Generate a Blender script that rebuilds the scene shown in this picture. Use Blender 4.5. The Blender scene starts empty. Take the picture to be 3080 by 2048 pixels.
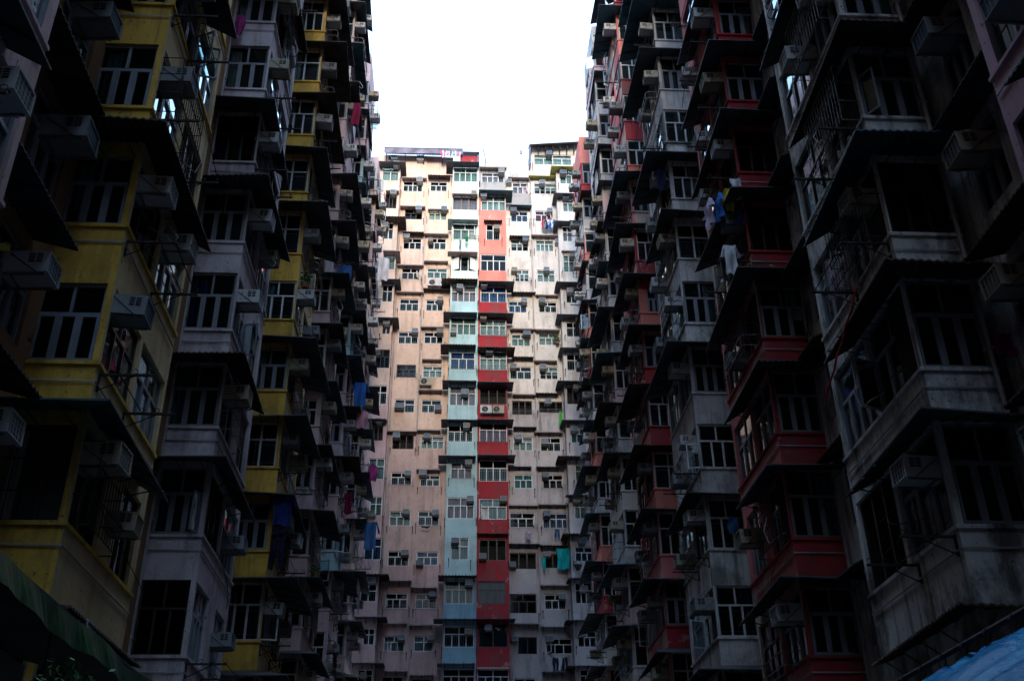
import bpy, math, random
from mathutils import Vector, Matrix
random.seed(7)
S = bpy.context.scene
COL = S.collection
# ---------------------------------------------------------------- materials
def new_mat(name):
    m = bpy.data.materials.new(name); m.use_nodes = True
    nt = m.node_tree; b = nt.nodes['Principled BSDF']
    return m, nt, b
def plain(name, col, rough=.6, metal=0., spec=.3, var=.0, scale=4.):
    m, nt, b = new_mat(name)
    b.inputs['Base Color'].default_value = (*col, 1); b.inputs['Roughness'].default_value = rough
    b.inputs['Metallic'].default_value = metal; b.inputs['Specular IOR Level'].default_value = spec
    if var:
        geo = nt.nodes.new('ShaderNodeNewGeometry')
        n = nt.nodes.new('ShaderNodeTexNoise'); n.inputs['Scale'].default_value = scale; n.inputs['Detail'].default_value = 5
        nt.links.new(geo.outputs['Position'], n.inputs['Vector'])
        r = nt.nodes.new('ShaderNodeValToRGB'); r.color_ramp.elements[0].position = .3; r.color_ramp.elements[1].position = .7
        r.color_ramp.elements[0].color = (*[c * (1 - var) for c in col], 1); r.color_ramp.elements[1].color = (*[min(1, c * (1 + var * .6)) for c in col], 1)
        nt.links.new(n.outputs['Fac'], r.inputs['Fac']); nt.links.new(r.outputs['Color'], b.inputs['Base Color'])
    return m
def mix(nt, fac, a, b2):
    n = nt.nodes.new('ShaderNodeMix'); n.data_type = 'RGBA'
    for sock, val in ((n.inputs['Factor'], fac), (n.inputs['A'], a), (n.inputs['B'], b2)):
        if isinstance(val, (int, float)): sock.default_value = val
        elif isinstance(val, tuple): sock.default_value = (*val, 1)
        else: nt.links.new(val, sock)
    return n.outputs['Result']
def noise(nt, vec, sc, scale, detail=6, rough=.6):
    mp = nt.nodes.new('ShaderNodeMapping'); mp.inputs['Scale'].default_value = sc
    nt.links.new(vec, mp.inputs['Vector'])
    n = nt.nodes.new('ShaderNodeTexNoise'); n.inputs['Scale'].default_value = scale; n.inputs['Detail'].default_value = detail; n.inputs['Roughness'].default_value = rough
    nt.links.new(mp.outputs['Vector'], n.inputs['Vector'])
    return n.outputs['Fac']
def ramp(nt, fac, lo, hi):
    r = nt.nodes.new('ShaderNodeMapRange'); r.inputs['From Min'].default_value = lo; r.inputs['From Max'].default_value = hi; r.clamp = True
    nt.links.new(fac, r.inputs['Value']); return r.outputs['Result']
def mul(nt, a, k):
    n = nt.nodes.new('ShaderNodeMath'); n.operation = 'MULTIPLY'; nt.links.new(a, n.inputs[0])
    if isinstance(k, (int, float)): n.inputs[1].default_value = k
    else: nt.links.new(k, n.inputs[1])
    return n.outputs[0]
def stucco(name, col, stain=(.10, .085, .08), sa=.55, rust=.25, peel=None, pa=0., patch=None, mold=0.):
    """painted render: soft mottling, rain streaks running down, rust runs, small chips, optional peeling paint"""
    m, nt, b = new_mat(name)
    geo = nt.nodes.new('ShaderNodeNewGeometry'); P = geo.outputs['Position']
    c = mix(nt, ramp(nt, noise(nt, P, (1, 1, 1), .55, 5), .35, .7), tuple(x * .84 for x in col), tuple(min(1, x * 1.1) for x in col))
    if patch:
        c = mix(nt, ramp(nt, noise(nt, P, (1, 1, .8), .33, 3), .56, .60), c, patch)
    streak = ramp(nt, noise(nt, P, (1, 1, .11), 2.9, 8, .68), .47, .70)
    big = ramp(nt, noise(nt, P, (1, 1, .7), .5, 4), .38, .62)
    c = mix(nt, mul(nt, mul(nt, streak, big), sa), c, stain)
    c = mix(nt, mul(nt, ramp(nt, noise(nt, P, (1, 1, 1), 2.4, 9, .72), .56, .74), sa * .55), c, stain)
    if mold:
        c = mix(nt, mul(nt, ramp(nt, noise(nt, P, (1, 1, .55), 1.15, 10, .74), .50, .62), mold), c, stain)
        c = mix(nt, mul(nt, ramp(nt, noise(nt, P, (1, 1, .06), 5.5, 5, .6), .55, .66), mold * .8), c, stain)
    c = mix(nt, mul(nt, ramp(nt, noise(nt, P, (1, 1, .10), 1.7, 4, .5), .62, .74), rust), c, (.30, .13, .05))
    if peel:
        c = mix(nt, mul(nt, ramp(nt, noise(nt, P, (1, 1, .8), 1.25, 9, .7), .60, .625), pa), c, peel)
    c = mix(nt, mul(nt, ramp(nt, noise(nt, P, (1, 1, 1), 11, 3, .5), .67, .70), .7), c, (.07, .055, .05))
    nt.links.new(c, b.inputs['Base Color'])
    b.inputs['Roughness'].default_value = .88; b.inputs['Specular IOR Level'].default_value = .2
    bp = nt.nodes.new('ShaderNodeBump'); bp.inputs['Strength'].default_value = .35; bp.inputs['Distance'].default_value = .03
    nt.links.new(noise(nt, P, (1, 1, 1), 7, 8, .65), bp.inputs['Height']); nt.links.new(bp.outputs['Normal'], b.inputs['Normal'])
    return m
def glass_mat(name, tint=(.55, .72, .75), base=-.102, rough=.03):
    m = bpy.data.materials.new(name); m.use_nodes = True; nt = m.node_tree
    for n in list(nt.nodes): nt.nodes.remove(n)
    out = nt.nodes.new('ShaderNodeOutputMaterial'); mx = nt.nodes.new('ShaderNodeMixShader')
    tr = nt.nodes.new('ShaderNodeBsdfTransparent'); tr.inputs['Color'].default_value = (*tint, 1)
    gl = nt.nodes.new('ShaderNodeBsdfGlossy'); gl.inputs['Roughness'].default_value = rough; gl.inputs['Color'].default_value = (.86, .95, 1, 1)
    fr = nt.nodes.new('ShaderNodeFresnel'); fr.inputs['IOR'].default_value = 1.55
    geo = nt.nodes.new('ShaderNodeNewGeometry'); bp = nt.nodes.new('ShaderNodeBump'); bp.inputs['Strength'].default_value = .06; bp.inputs['Distance'].default_value = .05
    nt.links.new(noise(nt, geo.outputs['Position'], (1, 1, 1), 1.6, 2), bp.inputs['Height'])
    nt.links.new(bp.outputs['Normal'], gl.inputs['Normal'])
    ad = nt.nodes.new('ShaderNodeMath'); ad.operation = 'MULTIPLY_ADD'; ad.use_clamp = True; ad.inputs[1].default_value = 2.4; ad.inputs[2].default_value = base; nt.links.new(fr.outputs[0], ad.inputs[0])
    nt.links.new(ad.outputs[0], mx.inputs[0]); nt.links.new(tr.outputs[0], mx.inputs[1]); nt.links.new(gl.outputs[0], mx.inputs[2])
    nt.links.new(mx.outputs[0], out.inputs['Surface'])
    return m
def fabric(name, col, trans=.25, rough=.9):
    m, nt, b = new_mat(name)
    b.inputs['Roughness'].default_value = rough; b.inputs['Specular IOR Level'].default_value = .15
    geo = nt.nodes.new('ShaderNodeNewGeometry')
    c = mix(nt, ramp(nt, noise(nt, geo.outputs['Position'], (1, 1, .12), 5, 3), .35, .7), tuple(x * .6 for x in col), tuple(min(1, x * 1.15) for x in col))
    nt.links.new(c, b.inputs['Base Color'])
    return m

M = {}
M['peach'] = stucco('peach_render', (.66, .47, .37), sa=.6, rust=.35)
M['mauve'] = stucco('dusty_pink_render', (.60, .42, .42), sa=.6, rust=.2)
M['offwhite'] = stucco('off_white_render', (.63, .57, .52), sa=.75, rust=.35)
M['greywhite'] = stucco('grey_white_render', (.56, .52, .52), mold=.55, sa=.85, rust=.2)
M['dirtywhite'] = stucco('dirty_white_render', (.66, .64, .63), mold=.75, stain=(.05, .048, .045), sa=1., rust=.2, patch=(.25, .245, .235))
M['bluepaint'] = stucco('pale_blue_paint', (.38, .55, .57), sa=.5, rust=.15)
M['mintpaint'] = stucco('pale_mint_paint', (.56, .64, .56), sa=.5, rust=.15)
M['whitepaint'] = stucco('chalk_white_paint', (.66, .68, .68), sa=.35, rust=.1)
M['greycement'] = stucco('grey_cement', (.33, .31, .30), sa=.7, rust=.1)
M['coral'] = stucco('coral_paint', (.66, .20, .155), sa=.45, rust=.05, peel=(.6, .45, .40), pa=.5)
M['redpaint'] = stucco('red_paint', (.34, .028, .038), mold=.4, sa=.85, rust=.05, peel=(.45, .33, .31), pa=.45)
M['redpeel'] = stucco('peeling_red_paint', (.40, .035, .04), sa=.85, rust=.05, peel=(.50, .42, .40), pa=.8, patch=(.16, .05, .05))
M['pinkred'] = stucco('faded_red_paint', (.58, .17, .17), sa=.4, rust=.05, peel=(.55, .42, .40), pa=.7, patch=(.55, .42, .37))
M['lilacpeel'] = stucco('peeling_lilac_paint', (.50, .30, .36), sa=.5, rust=.05, peel=(.22, .06, .08), pa=.8)
M['yellow'] = stucco('mustard_paint', (.70, .42, .075), mold=.45, stain=(.12, .085, .03), sa=.75, rust=.15)
M['palepink'] = stucco('pale_pink_render', (.58, .50, .54), mold=.4, sa=.7, rust=.1)
M['brownwall'] = stucco('brown_render', (.30, .17, .09), sa=.6, rust=.2)
M['darkcore'] = plain('dark_concrete', (.16, .155, .15), .9, var=.3, scale=.5)  # grey concrete with random mottling, for cores, roofs and rear faces
M['interior'] = plain('unlit_room_black', (.022, .022, .024), .9)  # near-black paint stands in for unlit rooms behind the glass
M['alu'] = plain('white_aluminium', (.58, .58, .60), .45, 0, .4, var=.18, scale=3)
M['alugrey'] = plain('grey_aluminium', (.21, .225, .26), .45, 0, .4, var=.15, scale=3)
M['darkframe'] = plain('dark_bronze_frame', (.035, .028, .028), .4)
M['woodframe'] = plain('brown_wood_frame', (.30, .17, .10), .6, var=.3)
M['creamframe'] = plain('cream_frame', (.55, .46, .28), .6, var=.2)
M['grille'] = plain('grille_paint', (.32, .36, .36), .5, 0, .4)
M['darkmetal'] = plain('rusty_dark_steel', (.028, .024, .022), .7, .2, .3, var=.5, scale=9)
M['railmetal'] = plain('galvanised_steel', (.17, .17, .18), .45, .5, .4, var=.4, scale=8)
M['sheet_dark'] = plain('dark_sheet_metal', (.060, .064, .075), .65, .0, .3, var=.45, scale=1.4)
M['sheet_teal'] = plain('teal_sheet_metal', (.035, .085, .105), .6, .0, .3, var=.35, scale=1.4)
M['sheet_mint'] = plain('mint_sheet_metal', (.22, .32, .31), .6, .0, .3, var=.35, scale=1.4)
M['sheet_rust'] = plain('rusty_corrugated_sheet', (.075, .055, .045), .8, .0, .2, var=.55, scale=1.6)
M['sheet_yellow'] = plain('mossy_yellow_sheet', (.40, .38, .10), .7, .0, .2, var=.45, scale=1.8)
M['sheet_lilac'] = plain('weathered_tin', (.17, .14, .18), .6, .1, .3, var=.5, scale=1.6)
M['slab'] = stucco('canopy_concrete', (.36, .28, .25), sa=.8, rust=.2)
M['glass'] = glass_mat('window_glass')
M['glassdark'] = glass_mat('tinted_glass', (.18, .26, .34), -.102)
M['pipe'] = plain('pvc_pipe', (.36, .33, .33), .5, var=.3, scale=2)
M['acwhite'] = stucco('ac_white_casing', (.46, .46, .46), sa=.55, rust=.5)
M['accream'] = stucco('ac_yellowed_casing', (.36, .32, .24), sa=.7, rust=.8)
M['acgrey'] = stucco('ac_grey_casing', (.22, .23, .24), sa=.7, rust=.4)
M['acfin'] = plain('ac_fin_coil', (.035, .085, .15), .45, 0, .4, var=.3, scale=2)
M['acfin2'] = plain('ac_fin_coil_dusty', (.13, .14, .15), .55, 0, .3, var=.3, scale=2)
M['acdark'] = plain('ac_vent', (.012, .012, .014), .8)
for k, c in dict(w=(.60, .60, .58), g=(.34, .42, .37), p=(.50, .34, .40), b=(.05, .12, .34), t=(.10, .33, .36), r=(.45, .09, .12), f=(.42, .16, .26), m=(.26, .33, .20), e=(.02, .16, .06), y=(.5, .42, .22)).items():
    M['cur_' + k] = fabric('curtain_cloth_' + k, c)

# ---------------------------------------------------------------- mesh helper
class Fr:
    """local frame: u along the wall, v up, w out of the wall"""
    def __init__(s, o, u, w):
        s.o = Vector(o); s.u = Vector(u); s.w = Vector(w); s.v = Vector((0, 0, 1))
    def __call__(s, u, v, w=0.):
        return s.o + s.u * u + s.v * v + s.w * w
WORLD = None
class MB:
    def __init__(s): s.v = []; s.f = []; s.m = []; s.mats = []
    def mi(s, m):
        if m not in s.mats: s.mats.append(m)
        return s.mats.index(m)
    def poly(s, pts, m):
        n = len(s.v); s.v += [tuple(p) for p in pts]; s.f.append(tuple(range(n, n + len(pts)))); s.m.append(s.mi(m))
    def box(s, fr, u0, u1, v0, v1, w0, w1, m):
        p = [fr(u, v, w) for w in (w0, w1) for v in (v0, v1) for u in (u0, u1)]
        n = len(s.v); s.v += [tuple(q) for q in p]; k = s.mi(m)
        for f in ((4, 5, 7, 6), (1, 0, 2, 3), (5, 1, 3, 7), (0, 4, 6, 2), (6, 7, 3, 2), (0, 1, 5, 4)):
            s.f.append(tuple(n + i for i in f)); s.m.append(k)
    def wbox(s, x0, x1, y0, y1, z0, z1, m):
        s.box(Fr((0, 0, 0), (1, 0, 0), (0, -1, 0)), x0, x1, z0, z1, -y1, -y0, m)
    def tube(s, pts, r, m, n=6):
        pts = [Vector(p) for p in pts]; k = s.mi(m); rings = []
        for i, p in enumerate(pts):
            d = (pts[min(i + 1, len(pts) - 1)] - pts[max(i - 1, 0)]).normalized()
            a = d.cross(Vector((0, 0, 1)) if abs(d.z) < .9 else Vector((1, 0, 0))).normalized(); b = d.cross(a)
            st = len(s.v); s.v += [tuple(p + (a * math.cos(t) + b * math.sin(t)) * r) for t in [2 * math.pi * j / n for j in range(n)]]
            rings.append(st)
        for i in range(len(rings) - 1):
            for j in range(n):
                s.f.append((rings[i] + j, rings[i] + (j + 1) % n, rings[i + 1] + (j + 1) % n, rings[i + 1] + j)); s.m.append(k)
        s.f.append(tuple(rings[0] + j for j in range(n))[::-1]); s.m.append(k)
        s.f.append(tuple(rings[-1] + j for j in range(n))); s.m.append(k)
    def patch(s, A, B, C, D, m, n=1, amp=0., waves=0, th=.03):
        """sheet: inner edge A-B, outer edge C-D (Vectors), n strips, corrugated in z"""
        k = s.mi(m); st = len(s.v); up = Vector((0, 0, 1))
        for i in range(n + 1):
            t = i / n; z = amp * math.sin(t * waves * 2 * math.pi)
            a = A.lerp(B, t) + up * z; c = C.lerp(D, t) + up * z
            for q in (a, c, a - up * th, c - up * th): s.v.append(tuple(q))
        for i in range(n):
            a = st + 4 * i; b = a + 4
            for f in ((a, a + 1, b + 1, b), (a + 2, b + 2, b + 3, a + 3), (a + 1, a + 3, b + 3, b + 1)): s.f.append(f); s.m.append(k)
        s.f.append((st, st + 2, st + 3, st + 1)); s.m.append(k)
        e = st + 4 * n; s.f.append((e, e + 1, e + 3, e + 2)); s.m.append(k)
    def mesh(s, name):
        me = bpy.data.meshes.new(name); me.from_pydata(s.v, [], s.f)
        for m in s.mats: me.materials.append(M[m] if isinstance(m, str) else m)
        me.polygons.foreach_set('material_index', s.m); me.update()
        return me
    def build(s, name, parent=None, smooth=False):
        if not s.f: return None
        me = s.mesh(name)
        if smooth: me.polygons.foreach_set('use_smooth', [True] * len(me.polygons))
        o = bpy.data.objects.new(name, me); COL.objects.link(o)
        if parent: o.parent = parent; o.matrix_parent_inverse = Matrix.Translation(-parent.location) if parent.rotation_euler.z == 0 else parent.matrix_basis.inverted()
        return o
def tag(o, label, cat, group=None, kind=None):
    if label: o['label'] = label
    if cat: o['category'] = cat
    if group: o['group'] = group
    if kind: o['kind'] = kind
    return o
def thing(name, loc, label, cat, group=None, rz=0.):
    o = bpy.data.objects.new(name, None); COL.objects.link(o); o.location = loc; o.rotation_euler = (0, 0, rz); o.empty_display_size = .2
    return tag(o, label, cat, group)

# ---------------------------------------------------------------- walls and windows
def wall(mb, fr, u0, u1, v0, v1, holes, m, depth=.14):
    """flat wall with openings; holes = (u0,u1,v0,v1), grouped by equal v range"""
    rows = {}
    for h in holes:
        if h[3] > v0 and h[2] < v1: rows.setdefault((h[2], h[3]), []).append(h)
    z = v0
    mm = m if callable(m) else (lambda v: m)
    def q(a, b, c, d):
        if b - a > 1e-4 and d - c > 1e-4: mb.poly([fr(a, c), fr(b, c), fr(b, d), fr(a, d)], mm((c + d) / 2))
    for (a, b) in sorted(rows):
        a2 = max(a, z)
        q(u0, u1, z, a2); u = u0
        for h in sorted(rows[(a, b)]):
            q(u, h[0], a2, b); u = h[1]
            for P, Q in (((h[0], a2), (h[0], b)), ((h[0], b), (h[1], b)), ((h[1], b), (h[1], a2)), ((h[1], a2), (h[0], a2))):
                mb.poly([fr(*P, 0), fr(*Q, 0), fr(*Q, -depth), fr(*P, -depth)], mm((a + b) / 2))
        q(u, u1, a2, b); z = b
    q(u0, u1, z, v1)

FRAME = dict(T1='alu', T2='alu', T3='alu', T4='alu', O='alu', C='darkframe', K='darkframe', N='woodframe', Y='creamframe', M='alu', V='darkframe', G='alugrey')
def window(parent, fr, u0, u1, v0, v1, style, cur, near=False, name='window', ac=None):
    """frame (the part) with glass, curtain, grille and dim interior as its sub-parts"""
    f = MB(); m = FRAME.get(style, 'alu'); b = .048 if near else .055
    if near and m == 'alu': m = 'alugrey'
    if style == 'G': near = True
    W = u1 - u0; H = v1 - v0; wa, wb = -.125, -.065
    bar = lambda a, c, d, e, x=0., mm=None: f.box(fr, a, c, d, e, wa - x, wb + x, mm or m)
    # outer frame, butted
    bar(u0, u1, v0, v0 + b); bar(u0, u1, v1 - b, v1); bar(u0, u0 + b, v0 + b, v1 - b); bar(u1 - b, u1, v0 + b, v1 - b)
    tr = v0 + H * (.62 if style not in ('N',) else .78)
    nb = {'T1': 1, 'T2': 2, 'T3': 3, 'T4': 4, 'O': 3, 'C': 2, 'K': 3, 'N': 3, 'Y': 3, 'M': 3, 'V': 3, 'G': 3}[style]; ntp = 2 if nb > 2 else nb
    panes = []
    if style == 'V': tr = v1 - b
    if style in ('T1', 'M', 'C'): tr = v1 - b; ntp = 0
    else:
        if style != 'V': bar(u0 + b, u1 - b, tr - b / 2, tr + b / 2, .002)
    iu0, iu1 = u0 + b, u1 - b
    for i in range(nb):
        a = iu0 + (iu1 - iu0) * i / nb; c = iu0 + (iu1 - iu0) * (i + 1) / nb
        if i: bar(a - b * .55, a + b * .55, v0 + b, tr - b / 2, .004)
        panes.append((a + (b * .5 if i else 0), c - (b * .5 if i < nb - 1 else 0), v0 + b, tr - b / 2))
    if ntp and tr < v1 - b - .02:
        for i in range(1, ntp):
            a = iu0 + (iu1 - iu0) * i / ntp; bar(a - b / 2, a + b / 2, tr + b / 2, v1 - b, .004)
    # casement sashes, a lighter second frame inside each lower pane
    if style in ('T2', 'T3', 'T4', 'O', 'G') and near:
        s = .035
        for (a, c, d, e) in panes:
            for r in ((a, c, d, d + s), (a, c, e - s, e), (a, a + s, d + s, e - s), (c - s, c, d + s, e - s)): f.box(fr, *r, wb - .03, wb + .012, m)
    win = f.build(name, parent)
    # glass
    g = MB(); gm = 'glassdark' if style in ('K', 'C') else 'glass'; op = None
    if style == 'O': op = panes[random.choice([0, nb - 1])]
    if style != 'V':
        for (a, c, d, e) in panes:
            if (a, c, d, e) == op: continue
            g.poly([fr(a, d, -.095), fr(c, d, -.095), fr(c, e, -.095), fr(a, e, -.095)], gm)
        if tr < v1 - b - .02: g.poly([fr(iu0, tr, -.094), fr(iu1, tr, -.094), fr(iu1, v1 - b, -.094), fr(iu0, v1 - b, -.094)], gm)
        g.build('glass', win)
    if op or style == 'M':
        s = MB()
        for (hu, sg, wd) in ([(op[0], 1, op[1] - op[0])] if op else [(u0 + .04, 1, W * .28), (u1 - .04, -1, W * .28)]):
            ang = math.radians(random.uniform(50, 80) if op else 28)
            d, e = (op[2], op[3]) if op else (v0 + .05, v0 + H * .72)
            if op and op[0] > (u0 + u1) / 2: hu, sg = op[1], -1
            fs = Fr(fr(hu, 0, -.05), (fr.u * sg * math.cos(ang) + fr.w * math.sin(ang)), (fr.w * math.cos(ang) - fr.u * sg * math.sin(ang)))
            t = .04
            if op:
                for r in ((0, wd, d, d + t), (0, wd, e - t, e), (0, t, d + t, e - t), (wd - t, wd, d + t, e - t)): s.box(fs, *r, -.015, .015, m)
                s.poly([fs(t, d + t), fs(wd - t, d + t), fs(wd - t, e - t), fs(t, e - t)], 'glass')
            else: s.box(fs, 0, wd, d, e, -.015, .015, 'whitepaint')
        s.build('open_sash' if op else 'shutter', win)
    # shallow near-black box behind, room darkness put into its colour
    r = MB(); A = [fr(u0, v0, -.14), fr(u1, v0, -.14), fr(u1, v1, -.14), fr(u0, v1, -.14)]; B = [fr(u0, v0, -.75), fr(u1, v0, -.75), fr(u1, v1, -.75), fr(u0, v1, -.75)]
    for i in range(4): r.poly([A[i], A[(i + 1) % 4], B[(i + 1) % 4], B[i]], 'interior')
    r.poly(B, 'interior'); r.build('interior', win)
    # curtain
    if cur != 'n':
        c = MB(); spans = [(u0 + .05, u1 - .05)]
        if near and random.random() < .5:
            k = random.uniform(.3, .45); spans = [(u0 + .05, u0 + W * k), (u1 - W * k, u1 - .05)]
        top = v1 - .04; bot = v0 + .03
        if cur == 'w' and random.random() < .3: bot = v0 + H * random.uniform(.1, .5)
        for a, e in spans:
            n = max(4, int((e - a) / .055)); pts = [(a + (e - a) * i / n, -.22 + (.028 if i % 2 else -.02) + random.uniform(-.006, .006)) for i in range(n + 1)]
            for p, q in zip(pts, pts[1:]): c.poly([fr(p[0], bot, p[1]), fr(q[0], bot, q[1]), fr(q[0], top, q[1]), fr(p[0], top, p[1])], 'cur_' + cur)
        c.build('curtain', win)
    # decorative grille
    if style in ('T2', 'T3', 'T4', 'G', 'V') and (style == 'V' or random.random() < .8):
        gr = MB(); t = .009 if near else .014; w = -.145
        if style == 'V':
            n = max(4, int(W / .16))
            for i in range(1, n): u = u0 + W * i / n; gr.box(fr, u - .008, u + .008, v0 + b, v1 - b, w, w + .016, 'darkmetal')
            for k in (.33, .66): gr.box(fr, u0 + b, u1 - b, v0 + H * k - .01, v0 + H * k + .01, w + .018, w + .034, 'darkmetal')
        else:
            for (a, c2, d, e) in panes:
                wd = c2 - a; h = e - d; x0, x1 = a + wd * .28, c2 - wd * .28; y0, y1 = d + h * .14, e - h * .14
                for q in ((x0, x0 + t, d, e), (x1 - t, x1, d, e)): gr.box(fr, *q, w, w + t, 'grille')
                for q in ((a, c2, y0, y0 + t), (a, c2, y1 - t, y1)): gr.box(fr, *q, w + t, w + 2 * t, 'grille')
        gr.build('grille', win)
    return win

# ---------------------------------------------------------------- air conditioners
def make_ac_meshes(case, tone):
    fr = Fr((0, 0, 0), (1, 0, 0), (0, -1, 0)); hw, hh, d = .25, .17, .56
    c = MB(); t = .022
    c.box(fr, -hw, hw, -hh, hh, -.1, d - .03, case)
    for r in ((-hw, hw, hh - t, hh), (-hw, hw, -hh, -hh + t), (-hw, -hw + t, -hh + t, hh - t), (hw - t, hw, -hh + t, hh - t)): c.box(fr, *r, d - .03, d, case)
    for sx in (-1, 1):      # louvred side openings
        for k in range(2):
            w0 = .27 + k * .105
            a = sx * hw; c.box(fr, min(a, a + sx * .003), max(a, a + sx * .003), -.02, .13, w0, w0 + .085, 'acdark')
            for q in range(1, 4):
                z = -.02 + q * .0375; c.box(fr, min(a, a + sx * .007), max(a, a + sx * .007), z - .004, z + .004, w0, w0 + .085, case)
    g = MB(); g.poly([fr(-hw + t, -hh + t, d - .028), fr(hw - t, -hh + t, d - .028), fr(hw - t, hh - t, d - .028), fr(-hw + t, hh - t, d - .028)], tone)
    for i in range(1, 5):
        x = -hw + t + (2 * hw - 2 * t) * i / 5; g.box(fr, x - .004, x + .004, -hh + t, hh - t, d - .026, d - .014, case)
    for i in range(1, 4):
        z = -hh + t + (2 * hh - 2 * t) * i / 4; g.box(fr, -hw + t, hw - t, z - .003, z + .003, d - .0138, d - .010, case)
    b = MB()
    for sx in (-1, 1):
        b.box(fr, sx * (hw - .05) - .015, sx * (hw - .05) + .015, -hh - .03, -hh - .002, -.06, d - .06, 'railmetal')
        b.tube([fr(sx * (hw + .012), hh * .75, 0), fr(sx * (hw + .012), -hh - .01, d * .72), fr(sx * (hw - .05), -hh - .016, d * .74)], .010, 'railmetal', 4)
    b.box(fr, -hw + .066, hw - .066, -hh - .03, -hh - .005, .02, .05, 'railmetal')
    return c.mesh('casing'), g.mesh('front_grille'), b.mesh('bracket')
AC_PROTO = []
for case, tone in (('acwhite', 'acfin'), ('accream', 'acfin'), ('acwhite', 'acfin2'), ('acgrey', 'acfin'), ('accream', 'acfin2')):
    me = make_ac_meshes(case, tone)
    AC_PROTO.append((case, me))
AC_FIRST = {}
AC_WORD = dict(acwhite='white', accream='yellowed', acgrey='grey')
AC_GROUP = 'window air conditioners on the tenement walls'
AC_LABELS = set()
def place_ac(loc, rz, where, idx=None, sc=(1, 1, 1)):
    i = random.choice([0, 0, 1, 2, 3, 3, 4]) if idx is None else idx
    case, me = AC_PROTO[i]
    lab = AC_WORD[case] + ' air conditioner ' + where
    assert lab not in AC_LABELS, lab
    AC_LABELS.add(lab)
    if i not in AC_FIRST:
        r = thing('air_conditioner', (0, 0, 0), lab, 'air conditioner', AC_GROUP); AC_FIRST[i] = r
        for n, m in zip(('casing', 'front_grille', 'bracket'), me):
            o = bpy.data.objects.new(n, m); COL.objects.link(o); o.parent = r
    else:
        src = AC_FIRST[i]; r = src.copy(); COL.objects.link(r); r['label'] = lab
        for ch in src.children:
            k = ch.copy(); COL.objects.link(k); k.parent = r
    k = random.uniform(.92, 1.12) if sc[1] != 1 or abs(rz) > .1 else 1.
    r.location = loc; r.rotation_euler = (random.uniform(-.03, .07) if abs(rz) > .1 else 0, 0, rz + random.uniform(-.05, .05)); r.scale = tuple(v * k for v in sc)
    return r
ORD = ['zeroth', 'first', 'second', 'third', 'fourth', 'fifth', 'sixth', 'seventh', 'eighth', 'ninth', 'tenth', 'eleventh', 'twelfth', 'thirteenth', 'fourteenth', 'fifteenth', 'sixteenth', 'seventeenth', 'eighteenth', 'nineteenth', 'twentieth', 'twenty-first', 'twenty-second']
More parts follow.
